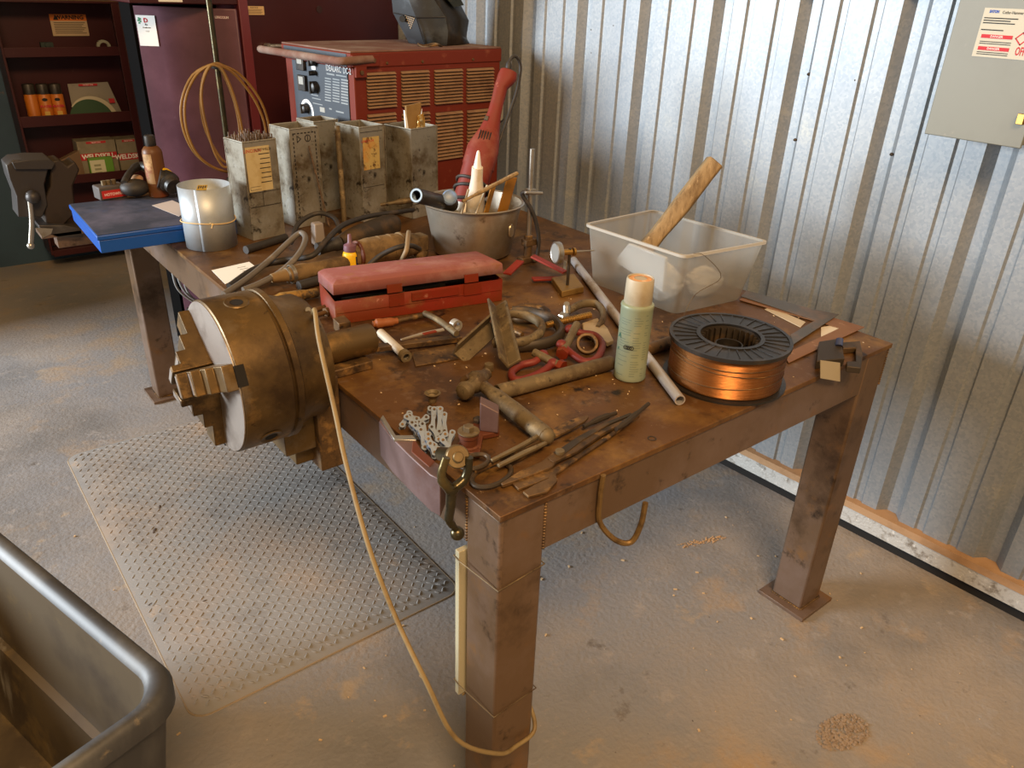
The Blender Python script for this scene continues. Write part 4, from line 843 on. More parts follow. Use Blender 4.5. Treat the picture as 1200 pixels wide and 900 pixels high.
# third tin with torn orange label
t3 = tin('rod_tin', 'tin plate rod tin with a torn orange label, behind the left grinder', 0, 0, H, 10, .103, .125, .322, base=(.632, 1.635))
g = MB(); g.bb((.012, -.0012, .18), (.082, .0002, .288)); lb3 = g.build('torn_label', mat('torn_orange_label', '#b39a5c', .8, 0, [('#5b4020', 45, .53, .62), ('#b8792c', 16, .5, .68)]), t3)
text('LINCOLN', .012, frame((.032, -.0016, .276), (1, 0, 0), (0, -1, 0)), red_ink, lb3)
dashes(t3, [(.004, .120, .094, .0018), (.004, .305, .094, .0018)], tinink, 'printed_line')
# fourth tin, leaning, with a paper bag and foil packet in it
t4 = tin('rod_tin', 'wide battered tin leaning outward, holding a brown paper sack', 0, 0, H, 12, .125, .135, .312, base=(.803, 1.585))
dashes(t4, [(.004, .050, .116, .0018)], tinink, 'printed_line')
M4 = MW[t4]
t5 = tin('rod_tin', 'narrow tin plate rod tin tucked behind the dashed tin, only its rim and lid showing', 0, 0, H, 10, .10, .10, .318, base=(.560, 1.83))
A = pk(397, 252); g = MB(); g.cyl((.575, 1.672, H+.001), (.580, 1.690, H+.325), .0095, n=16); solo(g, 'round_bar', iron_tan, 'slim brown round bar standing between the dashed tin and the torn-label tin', 'bar')
kraft = mat('kraft_paper', '#8a6c3e', .85, 0, [('#735529', 9, .5, .7)])
ps = thing('paper_sack', 'brown paper sack with a white lining sticking up from the wide tin', 'sack', M=M4.copy())
g = MB(); g.hexa([(.012, .03, .24), (.062, .02, .24), (.062, .03, .24), (.012, .04, .24)], [(.010, .03, .385), (.068, .018, .392), (.068, .026, .392), (.010, .038, .385)]); g.build('sack', kraft, ps)
g = MB(); g.hexa([(.002, .022, .25), (.016, .018, .25), (.016, .022, .25), (.002, .028, .25)], [(-.002, .026, .372), (.006, .024, .345), (.006, .028, .345), (-.002, .032, .372)]); g.hexa([(.070, .03, .25), (.078, .05, .25), (.08, .05, .25), (.072, .03, .25)], [(.072, .02, .372), (.083, .035, .352), (.085, .035, .352), (.075, .02, .372)]); g.build('white_lining', white_paper, ps)
fo = MB(); fo.hexa([(.036, .004, .26), (.080, .004, .26), (.078, .018, .26), (.038, .018, .26)], [(.045, .008, .352), (.070, .006, .357), (.068, .012, .357), (.047, .014, .352)])
bmesh.ops.subdivide_edges(fo.bm, edges=fo.bm.edges[:], cuts=4, use_grid_fill=True)
for v in fo.bm.verts: v.co += Vector((rnd.uniform(-.0025, .0025), rnd.uniform(-.0025, .0025), rnd.uniform(-.0025, .0025)))
bmesh.ops.transform(fo.bm, matrix=M4, verts=fo.bm.verts); solo(fo, 'foil_packet', mat('gold_foil', '#c89a4a', .3, .7, [('#f0dca8', 60, .5, .6)]), 'crumpled gold foil packet in front of the brown paper sack', 'packet', smooth=10)
# ------------------------------------------------------------------ galvanized sheet ring
dcn = pk(249, 288); dcn = Vector((.104, 1.654, H)); rd = .079
du = thing('sheet_metal_ring', 'galvanized sheet rolled into a tube, tied with string, left of the tins', 'duct', dcn); g = MB(); n = 72; vs = []; fs = []
for i in range(n+1):
    a = R(-128)+2*PI*1.06*i/n; r_ = rd-.004*(i/n)
    for z in (.001, .190): vs.append((r_*math.cos(a), r_*math.sin(a), z))
fs = [(2*i, 2*i+2, 2*i+3, 2*i+1) for i in range(n)]; g._add(vs, fs); o = g.build('rolled_sheet', galv_plain, du, smooth=60); md = o.modifiers.new('s', 'SOLIDIFY'); md.thickness = .0014
g = MB(); g.tube([((rd+.002)*math.cos(t), (rd+.002)*math.sin(t), .085+.004*math.sin(t*2)) for t in [2*PI*i/24 for i in range(24)]], .0016, 6, k=2, closed=True)
a = R(-100); kx, ky = (rd+.003)*math.cos(a), (rd+.003)*math.sin(a); g.ball((kx, ky, .086), .004, u=8, v=6); g.tube([(kx, ky, .086), (kx-.006, ky-.006, .076)], .0014, 6); g.tube([(kx, ky, .086), (kx-.008, ky-.004, .092)], .0014, 6); g.build('string', mat('string', '#d6b67c', .8), du)
g = MB(); M = Matrix.Rotation(R(-112), 4, 'Z'); g.bb((rd-.062, -.014, .1906), (rd+.0012, .014, .1918), M); tp = g.build('yellow_tag', mat('ochre_tag', '#b08a2a', .6), du)
g = MB(); 
for k in range(4): g.bb((rd-.050, -.011+.0062*k, .1918), (rd-.012-.008*(k % 2), -.008+.0062*k, .1922), M)
g.build('tag_print', ink, tp)
# ------------------------------------------------------------------ hand tools and cables behind the toolbox
tool('black_bar', [pk(288, 293, .012), pk(335, 278, .012)], .0125, black_rubber, 'short black round bar lying in front of the first rod tin', 'bar', n=16)
np_ = thing('note_card', 'white printed note card lying on the table edge beside the cables', 'note', pk(275, 320)); g = MB(); P = [pk(a, b, .0006) for a, b in ((248, 317), (292, 307), (304, 316), (264, 333))]; g.prism([(p.x, p.y) for p in P], H+.0006, H+.0014); g.build('card', white_paper, np_, True)
g = MB()
for k in range(4):
    A, B = pk(278+3*k, 314+2.0*k, .0015), pk(288+3*k, 312+2.0*k, .0015); g.strip([A, B], .0022, .0003)
g.build('printed_line', ink, np_, True); g = MB(); P = [pk(a, b, .0015) for a, b in ((291, 315), (299, 313), (302, 316), (294, 317.5))]; g.prism([(p.x, p.y) for p in P], H+.0015, H+.0018); g.build('red_mark', red_ink, np_, True)
P = [pk(158+22, 239, .0)]
# rear grinder, dark
g2 = thing('angle_grinder', 'dark greasy angle grinder lying behind the dusty tan one', 'grinder', pk(430, 280))
A, B = pk(398, 285, .045), pk(462, 262, .050); d = (B-A); M = frame(A, (0, 0, 1), d); L_ = d.length
oval([(.022, .020, 0, 0), (.030, .030, 0, L_*.2), (.034, .034, 0, L_*.35), (.036, .036, 0, L_*.85), (.030, .030, 0, L_), (.012, .012, 0, L_+.01)], 20, M, .1).build('motor_housing', iron_dark, g2, True)
A2 = pk(372, 292, .04); g = MB(); g.tube([A, A.lerp(A2, .5), A2], [.022, .018, .019], 14); g.build('handle', black_rubber, g2, True)
g = MB(); C_ = pk(372, 268, .06); g.hexa([C_+Vector(q) for q in ((-.018, -.018, -.05), (.018, -.018, -.05), (.018, .018, -.05), (-.018, .018, -.05))], [C_+Vector(q) for q in ((-.015, -.015, .02), (.015, -.015, .02), (.015, .015, .02), (-.015, .015, .02))]); g.build('paddle', mat('grey_plastic', '#8a8078', .5), g2, True, .004)
# front grinder, dusty tan
g3 = thing('angle_grinder', 'dusty tan angle grinder lying on its side behind the yellow bottle', 'grinder', pk(450, 300))
A, B = pk(424, 297, .045), pk(486, 285, .045); d = (B-A); M = frame(A, (0, 0, 1), d); L_ = d.length
dust_m = mat('dust_caked_housing', '#7d6440', .8, .1, [('#4f3d26', 12, .46, .64), ('#967b54', 20, .58, .74)], bump=(70, .3, .003))
oval([(.028, .028, 0, -.03), (.038, .036, 0, 0), (.041, .040, 0, .02), (.040, .040, 0, L_*.6), (.034, .036, 0, L_*.85), (.030, .03, 0, L_)], 22, M, .12).build('motor_housing', dust_m, g3, True)
g = MB()
for k in range(3): q = .30+.2*k; g.ring(.0425, .036, L_*q, L_*q+.006, 24, M)
g.build('housing_rib', dust_m, g3, True)
g = MB(); g.box((0, 0, L_+.016), (.050, .046, .045), M); g.lathe([(.022, 0), (.024, .02), (.018, .028)], 18, frame(M @ Vector((-.02, .0, L_+.018)), None, M.to_3x3() @ Vector((-1, .2, .1)))); g.build('gear_head', dust_m, g3, True, .006)
g = MB(); g.lathe([(.031, 0), (.040, .004), (.040, .010)], 24, frame(M @ Vector((0, 0, -.02)), None, d)); g.build('end_collar', red_brown, g3, True)
# tan handpiece (torch) pointing left
hpz = .028; th = thing('torch_handpiece', 'tan straight torch handpiece with a bright clamp ring behind the chuck', 'torch', pk(360, 320))
A, B = pk(338, 322, hpz), pk(405, 308, hpz); d = B-A; M = frame(A, None, d); L_ = d.length
g = MB(); g.lathe([(.012, -.05), (.016, -.02), (.019, 0), (.024, .015), (.0245, .05), (.021, .06), (.020, L_), (.014, L_+.01)], 22, M); g.build('body', dust_m, th, True)
g = MB(); g.ring(.0262, .024, .006, .016, 24, M); g.ring(.0205, .018, -.006, .0, 24, M); g.build('clamp_ring', steel, th, True)
# dark stubs between the chuck and toolbox
tool('rag_roll', [pk(312, 352, .014), pk(340, 348, .016), pk(372, 343, .014)], [.010, .015, .012], mat('yellow_black_stained', '#8f6c2e', .7, .1, [('#3b2f1e', 20, .48, .6), ('#c99b3c', 25, .58, .72)]), 'stubby yellow-brown stained tool body just above the chuck', 'tool')
tool('black_grip', [pk(350, 335, .014), pk(386, 325, .014)], .013, black_rubber, 'black rubber grip lying against the near end of the toolbox lid', 'grip')
# cables
def cable(pts, r, m, label): g = MB(); g.tube([pk(a, b, z) for a, b, z in pts], r, 10, k=7); return solo(g, 'power_cable', m, label, 'cable', group='cables on the tool pile')
grey_cab = mat('grey_power_cable', '#615a52', .5, 0, [('#83776a', 12, .52, .7)])
cable([(262, 345, .012), (290, 326, .02), (318, 303, .04), (338, 284, .07), (352, 273, .09), (358, 280, .085), (350, 298, .06), (330, 318, .035), (305, 332, .025), (285, 340, .02)], .0085, grey_cab, 'thick grey cable bent back on itself in a tall hairpin over the tools')
cable([(300, 314, .012), (330, 305, .03), (365, 300, .05), (382, 282, .07), (402, 264, .085), (430, 254, .085), (462, 249, .075), (484, 246, .05)], .0080, black_rubber, 'long dark cable sweeping from the note card towards the bucket')
cable([(428, 315, .02), (445, 300, .05), (466, 290, .075), (482, 288, .07), (492, 292, .05)], .0075, black_rubber, 'dark cable curving over the dusty tan grinder')
cable([(470, 306, .03), (476, 294, .07), (478, 280, .085), (479, 272, .09)], .0070, mat('tan_cable', '#8a7558', .6), 'short tan cable end standing up beside the bucket')
cable([(341, 285, .03), (350, 262, .07), (372, 250, .09), (392, 256, .08), (398, 272, .05)], .0075, black_rubber, 'black cable loop rising in front of the dashed tin')
cable([(268, 335, .012), (292, 318, .016), (312, 310, .02), (340, 306, .02)], .0075, black_rubber, 'black cable lying beside the note card')
tool('wood_file', [pk(446, 240, .06), pk(484, 234, .075)], [.006, .011], iron_tan, 'flat brown tool handle sticking out left of the bucket', 'tool')
# yellow bottle
gb = pk(412, 317); yb = thing('glue_bottle', 'small yellow squeeze bottle with a purple-brown spout standing behind the toolbox', 'bottle', gb)
g = MB(); g.lathe([(.021, 0), (.0235, .003), (.0235, .050), (.021, .056), (.016, .060)], 28); b_ = g.build('body', yellow, yb)
g = MB(); aa = math.atan2(CP.y-gb.y, CP.x-gb.x)+.85; M = frame((.0236*math.cos(aa), .0236*math.sin(aa), .034), (-math.sin(aa), math.cos(aa), 0), (math.cos(aa), math.sin(aa), 0)); g.box((0, 0, 0), (.010, .026, .001), M); g.build('dark_label', mat('navy', '#1f2a48', .5), b_)
g = MB(); g.lathe([(.019, .060), (.0195, .066), (.018, .078), (.010, .082), (.0065, .086), (.005, .108), (.0035, .110)], 24); g.build('spout_cap', purple, yb)
# ------------------------------------------------------------------ blue metal case and things on it
bc0 = pk(119, 297.5); bx = thing('metal_case', 'flat blue steel case overhanging the far left corner of the table', 'case', M=frame((bc0.x, bc0.y, H), (1, -.02, 0)))
BW, BDp, BHh = .44, .42, .058
sk = -.16   # the left side runs slightly outward going back
def bxq(z, e=0): return [(-e, -e, z), (BW+e, -e, z), (BW+e, BDp+e, z), (-e, BDp+e, z)]
g = MB(); g.hexa(bxq(.001), bxq(.040)); g.build('base', blue_paint, bx, bevel=.002)
g = MB(); g.hexa(bxq(.041, .004), bxq(BHh-.002, .004)); l_ = g.build('lid', blue_paint, bx, bevel=.003)
g = MB(); g.hexa(bxq(BHh-.0018, .001), bxq(BHh, .001)); g.build('lid_top', blue_top, l_)
BT = H+BHh
bx_rot = None
def tp_(px, py, dz=0): return at(px, py, z=BT+dz)
# brown bottle
q = tp_(187, 230); bo = thing('oil_bottle', 'rust-coloured plastic bottle with a black cap standing on the blue case', 'bottle', q)
g = MB(); g.lathe([(.030, .0005), (.033, .004), (.033, .150), (.031, .160), (.024, .170), (.016, .174)], 32); g.build('body', amber, bo)
g = MB(); g.lathe([(.017, .174), (.018, .176), (.0175, .206), (.015, .209)], 24); g.build('cap', black, bo)
aa = math.atan2(CP.y-q.y, CP.x-q.x); g = MB(); vs = []
for i in range(9):
    a = aa-1.15+1.0*i/8
    for z in (.05, .150): vs.append((.0334*math.cos(a), .0334*math.sin(a), z))
g._add(vs, [(2*i, 2*i+2, 2*i+3, 2*i+1) for i in range(8)]); g.build('label', mat('worn_label', '#8f7048', .7, 0, [('#7d3c24', 20, .48, .62), ('#cfae80', 14, .56, .7)]), bo)
# paper under the ring
g = MB(); P = [tp_(a, b) for a, b in ((178, 241), (202, 235), (222, 244), (210, 254))]; g.prism([(p.x, p.y) for p in P], BT+.0005, BT+.0012); solo(g, 'paper_slip', mat('dusty_paper', '#bdb2ac', .85), 'dusty paper slip on the blue case next to the galvanized ring', 'paper')
# cordless drill lying behind the bottle
q = tp_(172, 224); dr = thing('cordless_drill', 'black and yellow cordless drill lying on the blue case behind the bottle', 'drill', q)
A, B = tp_(143, 224, .05), tp_(163, 220, .055); d = B-A; M = frame(A, (0, 0, 1), d)
g = MB(); g.ball(tp_(158, 220, .035), .048, (1.0, .9, .62), 20, 12); g.build('battery', black_rubber, dr, True)
g = MB(); g.tube([tp_(146, 215, .055), tp_(152, 203, .08), tp_(163, 195, .09), tp_(176, 197, .09)], [.013, .012, .016, .02], 12); g.build('handle', black, dr, True)
g = MB(); g.tube([tp_(186, 209, .07), tp_(196, 212, .06), tp_(204, 219, .045)], [.032, .036, .028], 16); g.build('motor_housing', black, dr, True)
g = MB(); g.tube([tp_(186, 202, .08), tp_(196, 206, .075), tp_(198, 216, .05)], [.020, .022, .016], 12); g.build('yellow_shell', yellow, dr, True)
g = MB(); g.tube([tp_(209, 219, .03), tp_(217, 224, .02)], [.012, .006], 10); g.build('chuck_tip', steel, dr, True)
g = MB(); g.ball(tp_(160, 210, .045), .018, (1.3, .8, .9)); g.build('pale_patch', mat('skin_plastic', '#b98f6a', .6), dr, True)
# red battery pack
q = tp_(132, 233); rb = thing('battery_pack', 'small grey and red battery pack behind the blue case', 'battery', M=rz(8, (q.x, q.y+.02, BT+.0005)))
g = MB(); g.bb((-.045, -.03, 0), (.045, .03, .045)); g.build('body', mat('battery_grey', '#4a4340', .6), rb, bevel=.004)
g = MB(); g.bb((-.038, -.0315, .006), (.043, -.0295, .032)); rl = g.build('red_label', mat('label_red', '#b3231c', .5), rb); text('HOTOWNC', .014, frame((.002, -.0318, .018), (1, 0, 0), (0, -1, 0)), white_ink, rl, sx=.85)
g = MB()
for x in (-.015, .0, .018): g.cyl((x, 0, .044), (x, 0, .060), .008, n=10)
g.build('terminal', iron_tan, rb)
# ------------------------------------------------------------------ bench vise on its bracket
vy = 2.46
def vp(px, py, y=vy): return at(px, py, y=y)
bv = thing('bench_vise', 'heavy grey bench vise at the far left table corner, handle hanging down', 'vise', vp(62, 262))
vm = mat('vise_iron', '#3a3634', .5, .45, [('#524e4a', 6, .5, .7), ('#3a332b', 12, .54, .7)]); vb = mat('vise_body_brown', '#33281f', .6, .3, [('#221a14', 9, .5, .7), ('#4c3a27', 14, .56, .72)])
def extr(pts, y0, y1, name, m, bev=.003, parent=None):
    A = [vp(a, b, vy) for a, b in pts]; g = MB(); v0 = [Vector((p.x, y0, p.z)) for p in A]; v1 = [Vector((p.x, y1, p.z)) for p in A]; g.hexa(v0, v1); return g.build(name, m, parent or bv, True, bev)
extr([(4, 190), (12, 184), (50, 184), (54, 190), (48, 212), (52, 236), (46, 250), (18, 250), (16, 226), (8, 206)], vy-.06, vy+.06, 'front_jaw', vm)
extr([(10, 186), (30, 183), (54, 183), (60, 187), (56, 194), (14, 194)], vy-.075, vy+.075, 'jaw_plate', vm, .002)
extr([(56, 186), (66, 184), (76, 192), (84, 186), (90, 196), (82, 215), (86, 246), (70, 262), (50, 258), (48, 232), (56, 215)], vy-.05, vy+.05, 'body', vb, .006)
g = MB(); A = vp(37, 229, vy-.06); g.cyl(A+Vector((.0, .10, .0)), A+Vector((-.0, -.03, 0)), .020); g.ball(A+Vector((-.0, -.03, 0)), .024); g.build('screw_boss', vm, bv, True)
B = vp(36, 288, vy-.09); A = vp(34, 226, vy-.09); g = MB(); g.tube([A, A.lerp(B, .5)+Vector((.006, 0, 0)), B], .0085, 10); g.ball(B, .0125); g.build('handle_bar', steel, bv, True)
extr([(40, 258), (70, 258), (90, 262), (92, 272), (62, 272), (44, 266)], vy-.08, vy+.05, 'base_plate', vm)
tr_ = vp(46, 268, vy-.08); g = MB(); g.bb((tr_.x, vy-.08, H-.11), (-.003, vy+.03, H-.095)); g.bb((tr_.x+.05, vy-.05, H-.16), (-.003, vy+.02, H-.11)); g.build('bracket', leg_steel, bv, True, .002)
g = MB(); P = [vp(a, b, vy-.085) for a, b in ((42, 267), (62, 268), (60, 274), (50, 279))]; g.hexa(P, [p+Vector((0, .004, 0)) for p in P]); g.build('bright_plate', steel, bv, True)
# ------------------------------------------------------------------ welding machine at the table's far end
zm = 1.383; ang = 6.3
mc = at(413, 60, z=zm); MM_ = rz(ang, (mc.x, mc.y, H)); MH = zm-H; MLen, MWid = .70, .46
wm = thing('welding_machine', 'brick-red welding power source with louvred side and grey control panel on the table', 'welding machine', M=MM_)
MI = MM_.inverted()
def mface(px, py, axis):   # local point where the pixel's ray meets local plane axis=0
    o_ = MI @ CP; d = MI.to_3x3() @ ray(px, py); t = -o_[axis]/d[axis]; return o_+d*t
g = MB(); g.bb((0, 0, .0015), (MLen, MWid, MH-.05)); g.build('cabinet', machine_red, wm, bevel=.004)
g = MB(); g.bb((-.012, -.004, MH-.055), (MLen+.004, MWid+.004, MH-.006)); g.build('top_skirt', machine_red, wm, bevel=.004)
g = MB(); g.bb((-.010, -.002, MH-.006), (MLen+.002, MWid+.002, MH)); g.build('top_cover', dusty_top, wm, bevel=.002)
g = MB(); g.bb((-.004, .035, .05), (.001, MWid-.055, MH-.058)); fp = g.build('control_panel', panel_grey, wm)
g = MB(); g.bb((-.014, .02, MH-.052), (-.010, MWid-.02, MH-.010)); g.build('top_panel_strip', panel_grey, wm)
def front_rect(x0, y0, x1, y1, th, m, name, parent=fp, off=.004, bev=0):
    a, b = mface(x0, y0, 0), mface(x1, y1, 0); g = MB(); g.bb((-off-th, min(a.y, b.y), min(a.z, b.z)), (-off, max(a.y, b.y), max(a.z, b.z))); return g.build(name, m, parent, bevel=bev)
meterm = mat('meter_white', '#97968f', .5)
for (a, b, c, d) in ((350, 66, 360, 83), (352, 87, 362, 107)):
    q = front_rect(a, b, c, d, .012, black, 'meter', bev=.002)
    p0, p1 = mface(a+2, b+2, 0), mface(c-2, d-8, 0); g = MB(); g.bb((-.0170, min(p0.y, p1.y), min(p0.z, p1.z)), (-.0160, max(p0.y, p1.y), max(p0.z, p1.z))); q2 = g.build('meter_face', meterm, fp)
def fknob(px, py, r, m, name):
    p_ = mface(px, py, 0); g = MB(); g.lathe([(r, 0), (r*.95, .02), (r*.6, .024)], 14, frame((-.004, p_.y, p_.z), None, (-1, 0, 0))); g.box((-.018, p_.y, p_.z), (.03, r*.4, r*2.1)); return g.build(name, m, fp)
fknob(370, 71, .017, black, 'knob'); fknob(371, 85.5, .008, black, 'toggle'); fknob(371.5, 102, .020, black, 'knob')
q = mface(361, 127, 0); g = MB(); F = frame((-.0045, q.y, q.z-.012), (0, -1, 0), (-1, 0, 0)); vs = []
for i in range(13):
    a = R(-15+210*i/12); vs += [(.034*math.cos(a), .034*math.sin(a), 0), (.046*math.cos(a), .046*math.sin(a), 0)]
g._add(vs, [(2*i, 2*i+1, 2*i+3, 2*i+2) for i in range(12)], F); g.build('dial_scale', white_ink, fp); fknob(361, 127, .016, black, 'knob')
q = mface(396, 81.5, 0); text('IDEALARC  DC-2', .029, frame((-.0046, q.y-.008, q.z), (0, -1, 0), (-1, 0, 0)), mat('panel_white', '#a9abab', .7), fp, sx=.74, bold=.0004)
def prints(pts, m, name='panel_print'):
    g = MB()
    for (a, b, c, h_) in pts:
        p0, p1 = mface(a, b, 0), mface(c, b, 0); g.bb((-.0046, p0.y, p0.z), (-.004, p1.y, p0.z+h_))
    return g.build(name, m, fp)
prints([(384, 87, 393, .005), (395, 88.5, 407, .004)]+[(382, 92+3.2*k, 389, .004) for k in range(9)]+[(391, 93+3.2*k, 399, .004) for k in range(9)]+[(401, 94+3.4*k, 409, .005) for k in range(9)]+[(381, 67+1.5*k, 390, .003) for k in range(3)]+[(396, 68+1.8*k, 410, .003) for k in range(3)]+[(366, 111, 374, .003), (367, 115, 377, .003), (368, 121, 379, .003), (395, 131, 404, .005), (387, 128, 390, .005)], mat('panel_print', '#858a8c', .7))
front_rect(366, 77, 371, 82, .001, white_ink, 'switch_plate'); front_rect(376, 125, 382, 132, .001, meterm, 'switch_plate')
# guard bar across the front
za = MH-.03; g = MB(); g.tube([(.07, -.012, za+.004), (-.02, -.018, za+.002), (-.055, -.005, za), (-.06, .05, za), (-.06, MWid*.5, za), (-.06, MWid+.05, za), (-.055, MWid+.075, za)], .0135, 12); g.build('guard_bar', dusty_top, wm)
g = MB(); g.bb((-.012, -.016, MH-.050), (.10, -.004, MH-.012)); g.bb((.0, -.016, MH-.085), (.045, -.004, MH-.045)); g.build('bar_bracket', machine_red, wm, bevel=.002)
for x, z in ((.02, MH-.03), (.075, MH-.03), (.022, MH-.068)):
    g = MB(); g.lathe([(.008, 0), (.008, .005)], 6, frame((x, -.016, z), None, (0, -1, 0))); g.build('bolt', iron, wm)
for x in (.30, .55, .14): 
    g = MB(); g.lathe([(.006, 0), (.004, .004)], 8, frame((x, -.004, MH-.042), None, (0, -1, 0))); g.build('bolt', iron, wm)
# louvres
def louvre(x0, y0, x1, y1, n_):
    a, b = mface(x0, y0, 1), mface(x1, y1, 1); xa, xb = a.x, b.x; zt_, zb_ = a.z, b.z
    g = MB(); g.bb((xa, -.0008, zb_), (xb, .0002, zt_)); lv = g.build('louvre', mat('louvre_back', '#3a1a12', .8), wm); g = MB(); dz_ = (zt_-zb_)/n_
    for k in range(n_):
        z = zb_+dz_*(k+.5); g.hexa([(xa, -.001, z-dz_*.30), (xb, -.001, z-dz_*.30), (xb, -.011, z-dz_*.30), (xa, -.011, z-dz_*.30)], [(xa, -.001, z+dz_*.36), (xb, -.001, z+dz_*.36), (xb, -.010, z-dz_*.22), (xa, -.010, z-dz_*.22)])
    g.build('slat', slat_tan, lv)
for (x0, x1, yt, yb) in ((428.5, 464, 85, 125), (469.5, 502.5, 83, 123), (508.5, 541, 81.5, 120), (546.5, 577, 80, 118)): louvre(x0, yt, x1, yb, 11)
for (x0, x1, yt, yb) in ((430, 465, 134, 186), (470.5, 503.5, 133, 185), (510, 541, 132, 184), (547, 577, 129, 180)): louvre(x0, yt, x1, yb, 14)
g = MB(); q = MM_ @ Vector((.42, .10, MH)); g.tube([q+Vector((.045*math.cos(t), .045*math.sin(t), .004+.004*math.sin(3*t))) for t in [2*PI*i/16 for i in range(28)]], .004, 6); solo(g, 'wire_coil', iron, 'small loose coil of wire lying on top of the welding machine', 'wire')
# ------------------------------------------------------------------ welding helmet on the machine
hmz = zm
wh = thing('welding_helmet', 'dark grey scuffed welding helmet resting on top of the welding machine', 'helmet', at(505, 52, z=hmz))
def hpnt(px, py, y): return at(px, py, y=y)
hm_m = mat('scuffed_helmet', '#3f4245', .42, 0, [('#5e6468', 7, .48, .66), ('#2a2b2c', 14, .6, .74)]); lens_m = mat('helmet_front', '#211f1d', .45, 0, [('#3a332a', 14, .55, .72)])
yL, yC, yR = 2.12, 1.96, 2.06
Lp = [(458, -60), (460, 0), (461.5, 15), (471, 33), (480, 49.5)]; Cp = [(470, -75), (509, 0), (522, 20), (525, 36), (524, 52.5)]; Rp = [(500, -70), (537, 0), (549.5, 24), (546.5, 44), (550, 54)]
Lv = [hpnt(a, b, yL) for a, b in Lp]; Cv = [hpnt(a, b, yC) for a, b in Cp]; Rv = [hpnt(a, b, yR) for a, b in Rp]
for V_ in (Lv, Cv, Rv): V_[-1].z = hmz+.002
def mid(A, B, f, bulge): return [a.lerp(b, f)+bulge for a, b in zip(A, B)]
ML = mid(Lv, Cv, .45, Vector((-.025, -.03, 0))); MR = mid(Cv, Rv, .5, Vector((.01, -.01, 0))); Bk = [v.lerp(w_, .5)+Vector((.02, .12, 0)) for v, w_ in zip(Lv, Rv)]
for V_ in (ML, MR, Bk): V_[-1].z = hmz+.002
cols = [Lv, ML, Cv]; g = MB(); vs = []; fs = []
def grid(g, cols):
    m = len(cols[0]); vs = [tuple(v) for c in cols for v in c]; fs = [(i*m+j, (i+1)*m+j, (i+1)*m+j+1, i*m+j+1) for i in range(len(cols)-1) for j in range(m-1)]; g._add(vs, fs)
grid(g, [Bk, Lv, ML, Cv]); o = g.build('side_shell', hm_m, wh, True, smooth=25); md = o.modifiers.new('s', 'SOLIDIFY'); md.thickness = .003
g = MB(); grid(g, [Cv, MR, Rv, Bk]); o = g.build('front_shell', lens_m, wh, True, smooth=25); md = o.modifiers.new('s', 'SOLIDIFY'); md.thickness = .003
off = Vector((-.004, -.005, 0))
g = MB(); g.tube([Lv[2]+off, ML[2].lerp(ML[3], .15)+off, Cv[2]+off], .0022, 6, k=1); g.tube([ML[2].lerp(ML[3], .15)+off, ML[4]+off], .0022, 6, k=1); g.build('seam', lens_m, wh, True)
kq = Lv[2].lerp(ML[3], .35)+off; g = MB(); g.cyl(kq, kq+Vector((-.010, -.010, 0)), .012, n=12); g.build('knob', lens_m, wh, True)
g = MB(); ta, tb_, tc_ = Lv[2].lerp(ML[2], .5)+off, ML[2].lerp(ML[3], .2).lerp(Lv[2], .08)+off, ML[3].lerp(Lv[3], .55)+off
for i in range(6):
    for j in range(6-i):
        p_ = ta+(tb_-ta)*(i/6+.08)+(tc_-ta)*(j/6+.08); g.ball(p_, .0032, u=6, v=4)
g.build('vent_dots', mat('vent_tan', '#b0a08a', .6), wh, True)
# lens window
g = MB(); a, b, c, d = [Cv[0].lerp(Cv[1], .9), Rv[0].lerp(Rv[1], .85), Rv[1].lerp(Rv[2], .2), Cv[1].lerp(Cv[2], .5)]; nn = Vector((.012, -.022, .0)); q = [a.lerp(b, .22)+nn, a.lerp(b, .85)+nn, d.lerp(c, .85)+nn, d.lerp(c, .35)+nn]; g.hexa(q, [v+Vector((.002, -.003, 0)) for v in q]); g.build('lens', mat('lens_glass', '#2c3436', .15), wh, True)
# ------------------------------------------------------------------ pole with the hose coil
pq = at(264, 155, y=2.40); pole = thing('steel_pole', 'tall slim brown steel pole standing at the back edge of the table', 'pole', (.444, 2.40, H))
g = MB(); g.cyl((.444, 2.40, H+.0005), (.444, 2.40, 2.0), .0105); g.build('tube', gunmetal, pole, True); g = MB(); g.cyl((.444, 2.40, H+.0005), (.444, 2.40, H+.03), .02); g.build('socket', gunmetal, pole, True)
hc_ = thing('hose_coil', 'coil of amber rubber hose hanging from the slim pole', 'hose', at(250, 76, y=2.37))
loops = [[(250, 75), (226, 88), (213, 118), (214, 148), (226, 176), (246, 194), (272, 202), (298, 192), (315, 168), (314, 142), (303, 114), (282, 88), (262, 77)],
         [(247, 76), (230, 88), (218, 114), (217, 142), (224, 168), (238, 188), (262, 200), (290, 196), (308, 176), (311, 150), (299, 118), (276, 88), (258, 77)],
         [(246, 78), (238, 92), (235, 118), (239, 146), (250, 172), (264, 190), (276, 182), (281, 158), (277, 128), (268, 100), (256, 78)],
         [(245, 79), (237, 100), (237, 124), (244, 156), (254, 184), (266, 196), (284, 176), (283, 148), (274, 112), (262, 84), (254, 77)]]
for k, lp in enumerate(loops):
    g = MB(); n_ = len(lp); g.tube([at(a, b, y=2.37-.012*k+.02*math.sin(i*2*PI/n_)) for i, (a, b) in enumerate(lp)], .0050, 8, closed=True, k=4); g.build('hose_loop', hose_mat, hc_, True)
A = at(246, 77, y=2.375); g = MB(); g.tube([(.444+.019*math.cos(t), 2.392+.030*math.sin(t), A.z-.004) for t in [2*PI*i/16 for i in range(16)]], .0095, 8, k=2, closed=True); g.build('tie', black, hc_, True)
